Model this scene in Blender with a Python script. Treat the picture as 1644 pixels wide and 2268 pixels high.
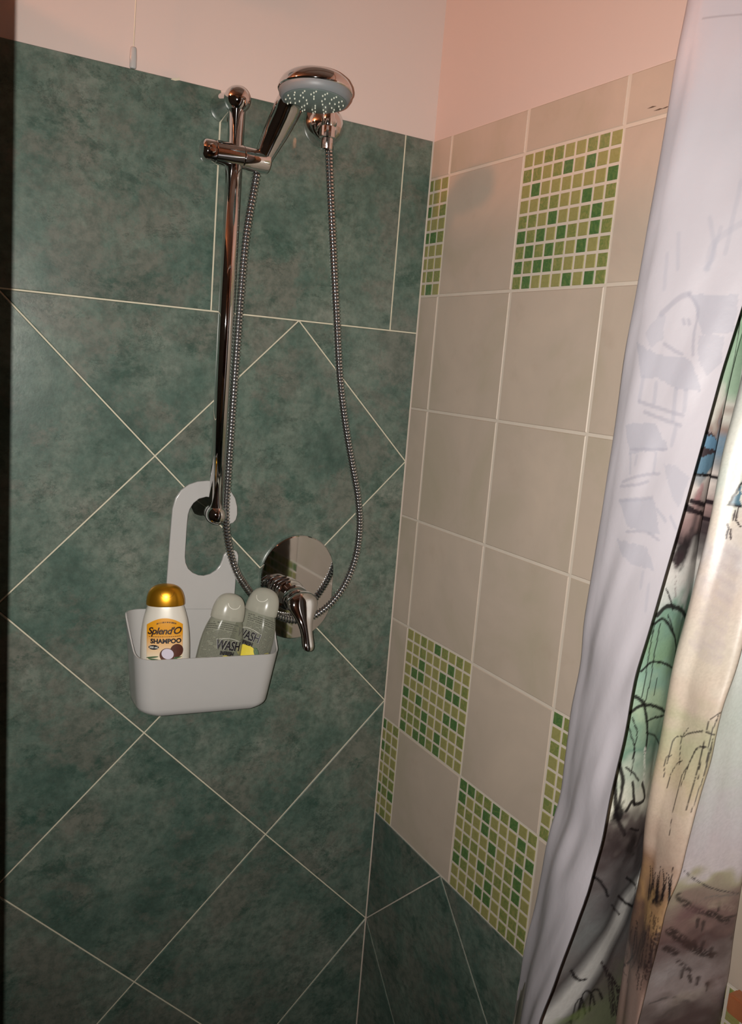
import bpy, bmesh, math, random
import numpy as np
from mathutils import Vector, Matrix

random.seed(7); np.random.seed(7)
for o in list(bpy.data.objects): bpy.data.objects.remove(o)
SC = bpy.context.scene
COL = SC.collection
H = 1.48            # height of the reference grout node above the floor
D = 0.471           # diagonal of a green 33 cm tile

# ------------------------------------------------------------------ camera
CR = np.array([[0.8716, -0.4836, 0.0802], [-0.0101, -0.1813, -0.9834], [0.4901, 0.8563, -0.1629]])
CP = np.array([-0.8428, -1.3576, 0.16305 + H])
FPX = 1898.0
cam_d = bpy.data.cameras.new('camera'); cam = bpy.data.objects.new('camera', cam_d); COL.objects.link(cam)
cam_d.sensor_fit = 'VERTICAL'; cam_d.sensor_height = 36.0; cam_d.lens = FPX / 2268 * 36.0
cam_d.clip_start = 0.02; cam_d.clip_end = 30
m = Matrix.Identity(4)
for i in range(3):
    m[i][0] = CR[0][i]; m[i][1] = -CR[1][i]; m[i][2] = -CR[2][i]; m[i][3] = CP[i]
cam.matrix_world = m
SC.camera = cam

# ------------------------------------------------------------------ world, flash, exposure
w = bpy.data.worlds.new('world'); SC.world = w; w.use_nodes = True
w.node_tree.nodes['Background'].inputs[0].default_value = (0.9, 0.75, 0.65, 1)
w.node_tree.nodes['Background'].inputs[1].default_value = 0.01
vs = SC.view_settings
vs.view_transform = 'Standard'; vs.look = 'None'; vs.gamma = 1.0; vs.use_curve_mapping = False
vs.exposure = 0.0
FLASH_W = 66.5
LAMP_E = 225.0
fl = bpy.data.lights.new('phone_flash', 'SPOT'); flo = bpy.data.objects.new('phone_flash', fl); COL.objects.link(flo)
fl.energy = FLASH_W; fl.color = (1.0, 0.955, 0.89); fl.spot_size = math.radians(114); fl.spot_blend = 1.0
fl.shadow_soft_size = 0.0016
flo.location = Vector(CP - 0.022 * CR[0] - 0.003 * CR[1])
def ray(x, y):
    return CR.T @ np.array([(x - 822) / FPX, (y - 1134) / FPX, 1.0])
def onY(x, y, Y=0.0):
    v = ray(x, y); return CP + v * ((Y - CP[1]) / v[1])
def onX(x, y, X=0.0):
    v = ray(x, y); return CP + v * ((X - CP[0]) / v[0])
def proj(P):
    Q = (np.asarray(P) - CP) @ CR.T
    return np.stack([822 + FPX * Q[..., 0] / Q[..., 2], 1134 + FPX * Q[..., 1] / Q[..., 2]], -1)
flo.rotation_euler = Vector(ray(860, 930)).to_track_quat('-Z', 'Y').to_euler()

# ------------------------------------------------------------------ helpers
def lin(r, g, b):
    return tuple(((c / 255) / 12.92 if c / 255 <= 0.04045 else ((c / 255 + 0.055) / 1.055) ** 2.4) for c in (r, g, b))

class NT:
    def __init__(s, name):
        s.m = bpy.data.materials.new(name); s.m.use_nodes = True
        s.t = s.m.node_tree; s.b = s.t.nodes['Principled BSDF']; s.out = s.t.nodes['Material Output']
    def n(s, typ, **kw):
        nd = s.t.nodes.new(typ)
        for k, v in kw.items(): setattr(nd, k, v)
        return nd
    def l(s, a, b): s.t.links.new(a, b)
    def ramp(s, fac, stops):
        r = s.n('ShaderNodeValToRGB'); e = r.color_ramp.elements
        while len(e) < len(stops): e.new(0.5)
        for i, (p, c) in enumerate(stops): e[i].position = p; e[i].color = (*c, 1)
        s.l(fac, r.inputs[0]); return r.outputs[0]
    def noise(s, vec, scale, detail=4, rough=0.5, dist=0.0):
        n_ = s.n('ShaderNodeTexNoise'); n_.inputs['Scale'].default_value = scale; n_.inputs['Detail'].default_value = detail
        n_.inputs['Roughness'].default_value = rough; n_.inputs['Distortion'].default_value = dist
        if vec is not None: s.l(vec, n_.inputs['Vector'])
        return n_.outputs['Fac']
    def mix(s, f, a, b, blend='MIX'):
        x = s.n('ShaderNodeMix', data_type='RGBA', blend_type=blend)
        for sock, v in ((x.inputs[0], f), (x.inputs[6], a), (x.inputs[7], b)):
            if hasattr(v, 'is_linked'): s.l(v, sock)
            elif isinstance(v, tuple): sock.default_value = (*v, 1) if len(v) == 3 else v
            else: sock.default_value = v
        return x.outputs[2]
    def math(s, op, a, b=None):
        x = s.n('ShaderNodeMath', operation=op)
        for i, v in enumerate((a, b)):
            if v is None: continue
            if hasattr(v, 'is_linked'): s.l(v, x.inputs[i])
            else: x.inputs[i].default_value = v
        return x.outputs[0]
    def objvec(s, rnd=True, scale=(1, 1, 1), rot=(0, 0, 0)):
        tc = s.n('ShaderNodeTexCoord'); v = tc.outputs['Object']
        mp = s.n('ShaderNodeMapping'); mp.inputs['Scale'].default_value = scale; mp.inputs['Rotation'].default_value = rot
        if rnd:
            oi = s.n('ShaderNodeObjectInfo'); mu = s.n('ShaderNodeVectorMath', operation='SCALE'); cb = s.n('ShaderNodeCombineXYZ')
            s.l(oi.outputs['Random'], cb.inputs[0]); s.l(oi.outputs['Random'], cb.inputs[2]); s.l(oi.outputs['Random'], cb.inputs[1])
            s.l(cb.outputs[0], mu.inputs[0]); mu.inputs['Scale'].default_value = 37.0
            ad = s.n('ShaderNodeVectorMath', operation='ADD'); s.l(v, ad.inputs[0]); s.l(mu.outputs[0], ad.inputs[1]); v = ad.outputs[0]
        s.l(v, mp.inputs[0]); return mp.outputs[0]
    def bump(s, h, strength, dist=0.001):
        b = s.n('ShaderNodeBump'); b.inputs['Strength'].default_value = strength; b.inputs['Distance'].default_value = dist
        s.l(h, b.inputs['Height']); s.l(b.outputs[0], s.b.inputs['Normal'])
    def set(s, **kw):
        for k, v in kw.items():
            i = s.b.inputs[k]
            if hasattr(v, 'is_linked'): s.l(v, i)
            else: i.default_value = (*v, 1) if isinstance(v, tuple) and len(v) == 3 else v
        return s

def plain(name, col, rough=0.5, metal=0.0, nz=0.04, **kw):
    t = NT(name); v = t.objvec(False)
    f = t.noise(v, 60, 3)
    c = t.mix(f, tuple(max(0, c * (1 - nz)) for c in col), tuple(min(1, c * (1 + nz)) for c in col))
    t.set(**{'Base Color': c, 'Roughness': rough, 'Metallic': metal}); t.set(**kw)
    return t.m

M = {}
# green marbled tile
t = NT('green_marble_tile'); v = t.objvec(True); vr = t.objvec(True, (1.0, 1, 1.35), (0, 0.7, 0))
n1 = t.noise(v, 6.0, 12, 0.74, 0.2)
c1 = t.ramp(n1, [(0.30, lin(54, 76, 68)), (0.44, lin(84, 104, 94)), (0.55, lin(106, 119, 108)), (0.68, lin(128, 132, 122))])
nb = t.noise(t.objvec(True, (1, 1, 1.15), (0, 0.5, 0)), 7.5, 12, 0.74, 0.15)
c1 = t.mix(t.ramp(nb, [(0.49, (0, 0, 0)), (0.57, (0.7, 0.7, 0.7))]), c1, lin(110, 109, 100))
n2 = t.noise(vr, 12, 13, 0.80, 0.2)
c2 = t.mix(t.ramp(n2, [(0.37, (0.8, 0.8, 0.8)), (0.47, (0, 0, 0))]), c1, lin(46, 74, 64))
n3 = t.noise(v, 70, 4, 0.7)
c3 = t.mix(t.ramp(n3, [(0.35, (0.55, 0.55, 0.55)), (0.6, (0, 0, 0))]), c2, lin(62, 76, 68))
n3b = t.noise(t.objvec(True, (1, 1, 1.8), (0, 0.35, 0)), 9, 12, 0.78, 0.35)
vein = t.ramp(n3b, [(0.40, (0, 0, 0)), (0.415, (0.7, 0.7, 0.7)), (0.425, (0, 0, 0))])
c4 = t.mix(vein, c3, lin(38, 56, 49))
t.set(**{'Base Color': c4, 'Roughness': 0.30}); t.b.inputs['Specular IOR Level'].default_value = 0.5
n4 = t.noise(v, 160, 3, 0.6); t.bump(n4, 0.16, 0.0006)
M['green'] = t.m
# beige tile
t = NT('beige_tile'); v = t.objvec(True)
c = t.ramp(t.noise(v, 5, 6, 0.6, 0.6), [(0.33, lin(178, 165, 146)), (0.5, lin(187, 171, 156)), (0.68, lin(194, 177, 161))])
c = t.mix(t.ramp(t.noise(v, 23, 4, 0.6), [(0.60, (0, 0, 0)), (0.8, (0.3, 0.3, 0.3))]), c, lin(170, 150, 132))
t.set(**{'Base Color': c, 'Roughness': 0.46}); t.bump(t.noise(v, 12, 2), 0.05, 0.001)
M['beige'] = t.m
def mosaic_mat(name, a, b, c_):
    t = NT(name); v = t.objvec(True, (1, 1, 1), (0.5, 0, 0))
    n1 = t.noise(v, 75, 5, 0.7, 2.5)
    c = t.ramp(n1, [(0.30, a), (0.5, b), (0.68, c_)])
    t.set(**{'Base Color': c, 'Roughness': 0.16}); return t.m
M['olive'] = mosaic_mat('olive_glass_mosaic', lin(142, 139, 82), lin(149, 144, 90), lin(156, 150, 96))
M['mixed'] = mosaic_mat('streaked_glass_mosaic', lin(96, 120, 64), lin(126, 132, 76), lin(150, 145, 90))
M['lime'] = mosaic_mat('green_glass_mosaic', lin(64, 98, 56), lin(80, 112, 62), lin(106, 126, 72))
# grout, paint
M['grout'] = plain('cream_grout', lin(204, 196, 174), 0.85, nz=0.08)
M['grout2'] = plain('pinkish_grout', lin(204, 192, 178), 0.85, nz=0.06)
t = NT('wall_paint'); v = t.objvec(False)
c = t.mix(t.noise(v, 2.0, 3), lin(204, 187, 179), lin(209, 191, 183)); t.set(**{'Base Color': c, 'Roughness': 0.8}); t.bump(t.noise(v, 140, 4), 0.12, 0.001)
M['paint'] = t.m
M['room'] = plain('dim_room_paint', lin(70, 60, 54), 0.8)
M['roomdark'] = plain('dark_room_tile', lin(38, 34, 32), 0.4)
M['ceiling'] = plain('ceiling_paint', lin(150, 138, 128), 0.85)
# metal, plastic
t = NT('chrome'); v = t.objvec(False); t.set(**{'Base Color': (0.70, 0.70, 0.70), 'Metallic': 1.0, 'Roughness': t.ramp(t.noise(v, 45, 4), [(0.35, (0.03,) * 3), (0.75, (0.065,) * 3)])})
M['chrome'] = t.m
M['hosechrome'] = plain('hose_chrome', (0.74, 0.74, 0.74), 0.13, 1.0)
M['groove'] = plain('hose_groove', (0.03, 0.03, 0.03), 0.5, 0.0)
M['spray'] = plain('grey_spray_plate', lin(126, 131, 134), 0.45)
M['sprayface'] = plain('grey_green_spray_face', lin(108, 120, 116), 0.4)
M['nozzle'] = plain('pale_nozzle', lin(214, 216, 200), 0.5)
M['white'] = plain('white_plastic', lin(179, 177, 175), 0.18, nz=0.015)
M['pearl'] = plain('pearl_white_plastic', lin(226, 220, 208), 0.3, 0.15, nz=0.01)
t = NT('gold_plastic'); t.set(**{'Base Color': lin(206, 146, 36), 'Metallic': 0.85, 'Roughness': 0.30}); M['gold'] = t.m
M['goldline'] = plain('dark_gold_seam', lin(120, 78, 18), 0.4, 0.6)
M['ink'] = plain('black_ink', lin(24, 20, 26), 0.5)
M['brownink'] = plain('dark_brown_ink', lin(44, 22, 14), 0.5)
M['greyink'] = plain('grey_ink', lin(78, 76, 70), 0.6)
M['whiteink'] = plain('white_ink', lin(226, 224, 214), 0.5)
M['lemon'] = plain('lemon_print', lin(226, 206, 70), 0.5)
M['leafp'] = plain('leaf_print', lin(62, 92, 58), 0.5)
M['coco'] = plain('coconut_print', lin(80, 40, 28), 0.5, nz=0.3)
M['cocoin'] = plain('coconut_flesh_print', lin(204, 196, 212), 0.5)
M['wood'] = plain('warm_brown_wood', lin(156, 96, 62), 0.45, nz=0.2)
M['floor'] = plain('floor_tile', lin(92, 104, 96), 0.3)
M['cord'] = plain('pale_cord', lin(226, 214, 190), 0.7)
M['scuff'] = plain('dark_scuff', lin(96, 76, 64), 0.8)
def vcol(name, rough):
    t = NT(name); a = t.n('ShaderNodeVertexColor'); a.layer_name = 'Col'; t.set(**{'Base Color': a.outputs[0], 'Roughness': rough}); return t
M['print'] = vcol('printed_label', 0.35).m
t = vcol('printed_curtain_fabric', 0.42); v = t.objvec(False); t.bump(t.noise(v, 22, 5, 0.6), 0.25, 0.003); M['curtain'] = t.m
M['hem'] = plain('dark_hem', lin(38, 34, 36), 0.7)
def clear_mat(name, tint, amount, col, rough):
    t = NT(name); tr = t.n('ShaderNodeBsdfTransparent'); tr.inputs[0].default_value = (*tint, 1)
    mx = t.n('ShaderNodeMixShader'); fr = t.n('ShaderNodeLayerWeight'); fr.inputs[0].default_value = 0.35
    f = t.math('ADD', t.math('MULTIPLY', fr.outputs['Facing'], 0.45), amount)
    nz = t.noise(t.objvec(False), 28, 3)
    t.set(**{'Base Color': t.mix(nz, col, tuple(c * 0.92 for c in col)), 'Roughness': rough})
    t.l(f, mx.inputs[0]); t.l(tr.outputs[0], mx.inputs[1]); t.l(t.b.outputs[0], mx.inputs[2]); t.l(mx.outputs[0], t.out.inputs[0])
    return t.m
M['clear'] = clear_mat('clear_plastic_with_gel', (0.90, 0.91, 0.86), 0.12, lin(176, 178, 164), 0.18)
M['frost'] = clear_mat('frosted_clear_cap', (0.85, 0.85, 0.80), 0.50, lin(206, 204, 190), 0.22)
t = NT('lamp_glow'); e = t.n('ShaderNodeEmission'); e.inputs[0].default_value = (1.0, 0.34, 0.15, 1); e.inputs[1].default_value = LAMP_E
t.l(e.outputs[0], t.out.inputs[0]); M['lamp'] = t.m

def mesh_obj(name, verts, faces, mat, parent=None, smooth=False, loc=None, origin=None):
    """verts in world coordinates; the object's origin is the given point (default: bottom centre)"""
    V = np.asarray(verts, float)
    if origin is None:
        origin = np.array([(V[:, 0].min() + V[:, 0].max()) / 2, (V[:, 1].min() + V[:, 1].max()) / 2, V[:, 2].min()]) if parent is None else V.mean(0)
    origin = np.asarray(origin, float)
    me = bpy.data.meshes.new(name); me.from_pydata((V - origin).tolist(), [], [list(f) for f in faces]); me.update()
    if smooth: me.polygons.foreach_set('use_smooth', [True] * len(me.polygons))
    if mat: me.materials.append(mat)
    o = bpy.data.objects.new(name, me); COL.objects.link(o)
    place(o, origin, parent)
    return o
def wloc(o):
    p = Vector((0, 0, 0))
    while o: p += o.location; o = o.parent
    return p
def place(o, origin, parent):
    o.parent = parent
    o.location = Vector(origin) - (wloc(parent) if parent else Vector((0, 0, 0)))
def share(name, me, origin, parent):
    o = bpy.data.objects.new(name, me); COL.objects.link(o); place(o, origin, parent); return o
def tag(o, label=None, cat=None, group=None, kind=None):
    if label: o['label'] = label
    if cat: o['category'] = cat
    if group: o['group'] = group
    if kind: o['kind'] = kind
    return o
def thing(name, loc, label, cat, group=None):
    o = bpy.data.objects.new(name, None); COL.objects.link(o); o.empty_display_size = 0.05; o.location = Vector(loc)
    return tag(o, label, cat, group)
def box(name, a, b, mat, parent=None, bev=0.0):
    a = np.array(a, float); b = np.array(b, float)
    bm = bmesh.new(); bmesh.ops.create_cube(bm, size=1)
    c = (a + b) / 2; s = np.abs(b - a)
    for vv in bm.verts: vv.co = Vector([vv.co[i] * s[i] for i in range(3)])
    if bev: bmesh.ops.bevel(bm, geom=bm.edges[:], offset=bev, segments=2, affect='EDGES')
    org = c.copy()
    if parent is None: org[2] = min(a[2], b[2])
    for vv in bm.verts: vv.co += Vector(c - org)
    me = bpy.data.meshes.new(name); bm.to_mesh(me); bm.free(); me.materials.append(mat)
    o = bpy.data.objects.new(name, me); COL.objects.link(o); place(o, org, parent); return o
def frame(axis):
    z = np.asarray(axis, float); z = z / np.linalg.norm(z)
    x = np.cross([0, 0, 1.0] if abs(z[2]) < 0.95 else [0, 1.0, 0], z); x /= np.linalg.norm(x)
    return x, np.cross(z, x), z
def lathe(profile, base, axis, seg=40, sx=1.0, sy=1.0):
    """profile: (radius, height along axis)"""
    x, y, z = frame(axis); V = []; F = []; n = len(profile)
    for r, h in profile:
        for k in range(seg):
            a = 2 * math.pi * k / seg
            V.append(np.asarray(base) + x * r * sx * math.cos(a) + y * r * sy * math.sin(a) + z * h)
    for i in range(n - 1):
        for k in range(seg):
            F.append((i * seg + k, i * seg + (k + 1) % seg, (i + 1) * seg + (k + 1) % seg, (i + 1) * seg + k))
    F.append(tuple(range(seg - 1, -1, -1))); F.append(tuple(range((n - 1) * seg, n * seg)))
    return V, F
def catmull(P, n):
    P = np.asarray(P, float); Q = np.vstack([2 * P[0] - P[1], P, 2 * P[-1] - P[-2]]); out = []
    for i in range(len(P) - 1):
        p0, p1, p2, p3 = Q[i:i + 4]
        for tt in np.linspace(0, 1, n, endpoint=False):
            out.append(0.5 * (2 * p1 + (p2 - p0) * tt + (2 * p0 - 5 * p1 + 4 * p2 - p3) * tt ** 2 + (3 * p1 - p0 - 3 * p2 + p3) * tt ** 3))
    out.append(P[-1]); return np.array(out)
def resample(P, step=None, n=None):
    d = np.r_[0, np.cumsum(np.linalg.norm(np.diff(P, axis=0), axis=1))]
    if n is None: n = int(d[-1] / step) + 1
    s = np.linspace(0, d[-1], n)
    return np.stack([np.interp(s, d, P[:, i]) for i in range(P.shape[1])], 1), s
def sweep(path, radii, seg=24, flat=None, up=(0, 0, 1)):
    """tube along path with radius per point (parallel transport); flat: (sx, sy) multipliers per point"""
    P = np.asarray(path, float); T = np.gradient(P, axis=0); T /= np.linalg.norm(T, axis=1)[:, None]
    x = np.cross(up, T[0]); 
    if np.linalg.norm(x) < 1e-3: x = np.cross((1, 0, 0), T[0])
    x /= np.linalg.norm(x); V = []
    ang = np.linspace(0, 2 * np.pi, seg, endpoint=False)
    for i in range(len(P)):
        x = x - T[i] * np.dot(x, T[i]); x /= np.linalg.norm(x); y = np.cross(T[i], x)
        fx, fy = (1, 1) if flat is None else flat[i]
        V.append(P[i] + radii[i] * (np.cos(ang)[:, None] * x * fx + np.sin(ang)[:, None] * y * fy))
    V = np.concatenate(V); F = []
    for i in range(len(P) - 1):
        for k in range(seg):
            F.append((i * seg + k, i * seg + (k + 1) % seg, (i + 1) * seg + (k + 1) % seg, (i + 1) * seg + k))
    F.append(tuple(range(seg - 1, -1, -1))); F.append(tuple(range((len(P) - 1) * seg, len(P) * seg)))
    return V, F

# ------------------------------------------------------------------ setting: room shell
ZC = 2.58
def structure(o, label, cat):
    return tag(o, label, cat, kind='structure')
wall_back = structure(box('wall_back', (-3.0, 0.003, 0), (0.15, 0.15, ZC), M['paint']), 'pale painted wall above the green marbled tiles behind the shower rail', 'wall')
wall_right = structure(box('wall_right', (0.003, -2.5, 0), (0.15, 0.003, ZC), M['paint']), 'pale painted wall above beige tiles with green mosaic squares', 'wall')
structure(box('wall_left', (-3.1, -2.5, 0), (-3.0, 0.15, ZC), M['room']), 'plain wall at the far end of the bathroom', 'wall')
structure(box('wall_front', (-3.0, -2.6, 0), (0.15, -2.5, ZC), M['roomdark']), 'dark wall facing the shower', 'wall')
structure(box('floor', (-3.1, -2.6, -0.1), (0.15, 0.15, 0), M['floor']), 'grey green tiled floor', 'floor')
structure(box('ceiling', (-3.1, -2.6, ZC), (0.15, 0.15, ZC + 0.1), M['ceiling']), 'pale painted ceiling', 'ceiling')
# unseen partition, placed and sized to block flash and lamp light
structure(box('wall_shade_partition', (-0.90, -0.90, 0), (-0.8033, 0.003, H + 0.656), M['room']), 'low partition wall closing the shower on its open side', 'wall')

# polygon helpers for tiles
def clip(poly, a, b, c):            # keep a*x+b*y<=c
    out = []
    for i in range(len(poly)):
        p, q = poly[i], poly[(i + 1) % len(poly)]
        dp, dq = a * p[0] + b * p[1] - c, a * q[0] + b * q[1] - c
        if dp <= 0: out.append(p)
        if (dp < 0 < dq) or (dq < 0 < dp):
            tt = dp / (dp - dq); out.append((p[0] + (q[0] - p[0]) * tt, p[1] + (q[1] - p[1]) * tt))
    return out
def area(poly):
    return 0.5 * sum(poly[i][0] * poly[(i + 1) % len(poly)][1] - poly[(i + 1) % len(poly)][0] * poly[i][1] for i in range(len(poly)))
def inset(poly, g):
    P = poly[:]
    for i in range(len(poly)):
        p, q = poly[i], poly[(i + 1) % len(poly)]
        ex, ey = q[0] - p[0], q[1] - p[1]; L = math.hypot(ex, ey)
        if L < 1e-6: continue
        nx, ny = ey / L, -ex / L     # outward for ccw
        P = clip(P, nx, ny, nx * p[0] + ny * p[1] - g)
        if len(P) < 3: return []
    R = []
    for p in P:
        if not R or math.hypot(p[0] - R[-1][0], p[1] - R[-1][1]) > 2e-4: R.append(p)
    if len(R) > 2 and math.hypot(R[0][0] - R[-1][0], R[0][1] - R[-1][1]) < 2e-4: R.pop()
    return R
def tile_mesh(name, poly, mat, wall, ch=0.0011, depth=0.007, proud=0.0):
    """poly ccw in (u, z) seen from the room; wall 'b': u = x, wall 'r': u = -y. Returns mesh centred on the polygon."""
    cx = sum(p[0] for p in poly) / len(poly); cz = sum(p[1] for p in poly) / len(poly)
    P = [(p[0] - cx, p[1] - cz) for p in poly]; I = inset(P, ch)
    if len(I) != len(P): I = [(p[0] * 0.985, p[1] * 0.985) for p in P]
    n = len(P); V = []
    def put(u, z, d): V.append((u, d - proud, z) if wall == 'b' else (d - proud, -u, z))
    for p in I: put(p[0], p[1], 0)
    for p in P: put(p[0], p[1], ch)
    for p in P: put(p[0], p[1], depth)
    F = [tuple(range(n))]
    for r in (0, 1):
        for k in range(n): F.append((r * n + k, (r + 1) * n + k, (r + 1) * n + (k + 1) % n, r * n + (k + 1) % n))
    F.append(tuple(reversed(range(2 * n, 3 * n))))
    if wall == 'r': pass
    me = bpy.data.meshes.new(name); me.from_pydata(V, [], F); me.update()
    bm = bmesh.new(); bm.from_mesh(me); bmesh.ops.recalc_face_normals(bm, faces=bm.faces[:]); bm.to_mesh(me); bm.free()
    me.materials.append(mat); return me, (cx, cz)
def rect(u0, u1, z0, z1): return [(u0, z0), (u1, z0), (u1, z1), (u0, z1)]

TOP = 0.5690; G1 = 0.0024; G2 = 0.0046
# ---- back wall: grout bed and green tiles
gb = box('grout_bed', (-0.8015, 0.0011, 0), (0, 0.004, H + TOP - 0.002), M['grout'], wall_back)
gr = box('grout_bed', (0.0011, -1.70, 0), (0.004, 0, H + TOP - 0.002), M['grout2'], wall_right)
def put_tile(name, poly, mat, wall, parent, g, cache={}):
    P = inset(poly, g / 2)
    if len(P) < 3 or abs(area(P)) < 2e-5: return None
    cx = sum(p[0] for p in P) / len(P); cz = sum(p[1] for p in P) / len(P)
    key = (name, wall, mat.name) + tuple(round(c, 4) for p in P for c in (p[0] - cx, p[1] - cz))
    if key not in cache: cache[key] = tile_mesh(name, P, mat, wall)[0]
    org = (cx, 0, H + cz) if wall == 'b' else (0, -cx, H + cz)
    return share(name, cache[key], org, parent)
for u0, u1 in ((-0.0567, 0), (-0.390, -0.0567), (-0.7230, -0.390), (-0.8015, -0.7230)):
    put_tile('green_tile', rect(u0, u1, D / 2, TOP), M['green'], 'b', wall_back, G1)
def diamonds(lo, hi, zlo, zhi, wall, parent, sgn):
    for i in range(-6, 7):
        for j in range(-10, 4):
            if (i + j) % 2: continue
            cx, cz = i * D / 2, j * D / 2 + D / 2      # diamond centres: nodes sit at (i+j) even
            poly = [(cx, cz - D / 2), (cx + D / 2, cz), (cx, cz + D / 2), (cx - D / 2, cz)]
            for a, b, c in ((-1, 0, -lo), (1, 0, hi), (0, -1, -zlo), (0, 1, zhi)):
                poly = clip(poly, a, b, c)
                if len(poly) < 3: break
            if len(poly) >= 3: put_tile('green_tile', poly, M['green'], wall, parent, G1 * 0.9)
diamonds(-0.8015, 0, -H, D / 2, 'b', wall_back, 1)
# ---- right wall
diamonds(0, 1.70, -H, -1.5 * D, 'r', wall_right, 1)
R0, RH, U0, UW = 0.5025, 0.2015, 0.0593, 0.2038
rows = [(R0, TOP)] + [(R0 - RH * (k + 1), R0 - RH * k) for k in range(6)]
cols = [(0, U0)] + [(U0 + UW * k, U0 + UW * (k + 1)) for k in range(8)]
PAT = ["oommoommo", "mmomgogoo", "ogoooooog", "oommoogom", "mmogoomgo", "gmgogmogm", "mgmgmogom", "gmggmooom", "mgooogogm"]
piece_cache = {}
hidden = []
def mosaic(ci, ri):
    u0, u1 = cols[ci]; z0, z1 = rows[ri]
    P = inset(rect(u0, u1, z0, z1), 0.0008)
    me, (cx, cz) = tile_mesh('mosaic_tile', P, M['grout2'], 'r', ch=0.0004, depth=0.006)
    for vv in me.vertices: vv.co.x += 0.0008
    panel = share('mosaic_tile', me, (0, -cx, H + cz), wall_right)
    px, pz = UW / 9, RH / 9
    rnd = random.Random(ci * 31 + ri * 7)
    for a in range(9):
        for b in range(9):
            if ci == 0: ua = u1 - (a + 1) * px
            else: ua = u0 + a * px
            ub = ua + px
            if ub < u0 + 0.004: continue
            ua = max(ua, u0)
            zb = z1 - b * pz; za = zb - pz
            if (ci, ri) == (2, 1): k = PAT[b][a]
            else: k = rnd.choices('omg', (0.5, 0.27, 0.23))[0]
            mat = {'o': 'olive', 'm': 'mixed', 'g': 'lime'}[k]
            seen = (ci, ri) in ((0, 1), (2, 1), (1, 5), (0, 6), (2, 6)) or ((ci, ri) == (3, 5) and a < 3) or ((ci, ri) == (4, 6) and a >= 4 and b < 4)
            Q = inset(rect(ua, ub, za, zb), 0.0021)
            if len(Q) < 3: continue
            mx = sum(p[0] for p in Q) / len(Q); mz = sum(p[1] for p in Q) / len(Q)
            key = (mat,) + tuple(round(c, 4) for p in Q for c in (p[0] - mx, p[1] - mz))
            if key not in piece_cache: piece_cache[key] = tile_mesh('mosaic_piece', Q, M[mat], 'r', ch=0.0007, depth=0.003, proud=0.0002)[0]
            if seen: share('mosaic_piece', piece_cache[key], (0, -mx, H + mz), panel)
            else: hidden.append((piece_cache[key], (0, -mx, H + mz), mat))
for ri in range(7):
    for ci in range(len(cols)):
        is_m = (ri == 1 and ci % 2 == 0) or (ri == 5 and ci % 2 == 1) or (ri == 6 and ci % 2 == 0)
        if is_m and ci <= 6: mosaic(ci, ri)
        else: put_tile('beige_tile', rect(*cols[ci], *rows[ri]), M['beige'], 'r', wall_right, G2 if ci else G2 * 0.8)
for mat in ('olive', 'mixed', 'lime'):                       # pieces behind the curtain
    V = []; F = []
    for me, org, mm in hidden:
        if mm != mat: continue
        k = len(V); V += [np.array(vv.co) + np.array(org) for vv in me.vertices]; F += [tuple(i + k for i in p.vertices) for p in me.polygons]
    tag(mesh_obj('mosaic_pieces', V, F, M[mat], wall_right), kind='stuff')
# chips and scuffs
def patch(name, pts, mat, wall, parent, th=0.0004):
    P = [tuple(p) for p in pts]
    me, (cx, cz) = tile_mesh(name, P if area(P) > 0 else P[::-1], mat, wall, ch=0.0002, depth=0.001, proud=th)
    return share(name, me, (cx, 0, H + cz) if wall == 'b' else (0, -cx, H + cz), parent)
def px_b(pts): return [(q[0], q[2] - H) for q in (onY(x, y) for x, y in pts)]
def px_r(pts): return [(-q[1], q[2] - H) for q in (onX(x, y) for x, y in pts)]
patch('chipped_edge', px_b([(378, 176), (385, 172), (392, 174), (398, 170), (398, 178), (388, 179)]), M['grout'], 'b', wall_back)
patch('chipped_edge', px_b([(491, 199), (505, 202), (503, 211), (491, 209)]), M['paint'], 'b', wall_back)
for q in ([(1434, 241), (1446, 235), (1455, 235), (1444, 239)], [(1448, 246), (1462, 240), (1470, 240), (1460, 244)], [(1464, 242), (1477, 236), (1484, 235), (1474, 240)]):
    patch('scuff', px_r(q), M['scuff'], 'r', wall_right)

# ------------------------------------------------------------------ warm wall lamp (beyond the partition)
L = np.array([-1.81, -0.30, H + 0.945])
lamp = thing('wall_lamp', (L[0], 0, L[2] - 0.1), 'warm glowing round wall lamp beyond the partition', 'lamp')
V, F = lathe([(0.0, 0.0), (0.05, 0.0), (0.05, 0.02), (0.02, 0.03), (0.012, 0.04), (0.012, 0.26), (0, 0.26)], (L[0], 0.003, L[2]), (0, -1, 0), 32)
mesh_obj('arm', V, F, M['chrome'], lamp, True)
V, F = lathe([(0.062 * math.sin(a), -0.062 * math.cos(a)) for a in np.linspace(0.02, math.pi - 0.02, 18)], L, (0, 0, 1), 32)
mesh_obj('globe', V, F, M['lamp'], lamp, True)

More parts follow.
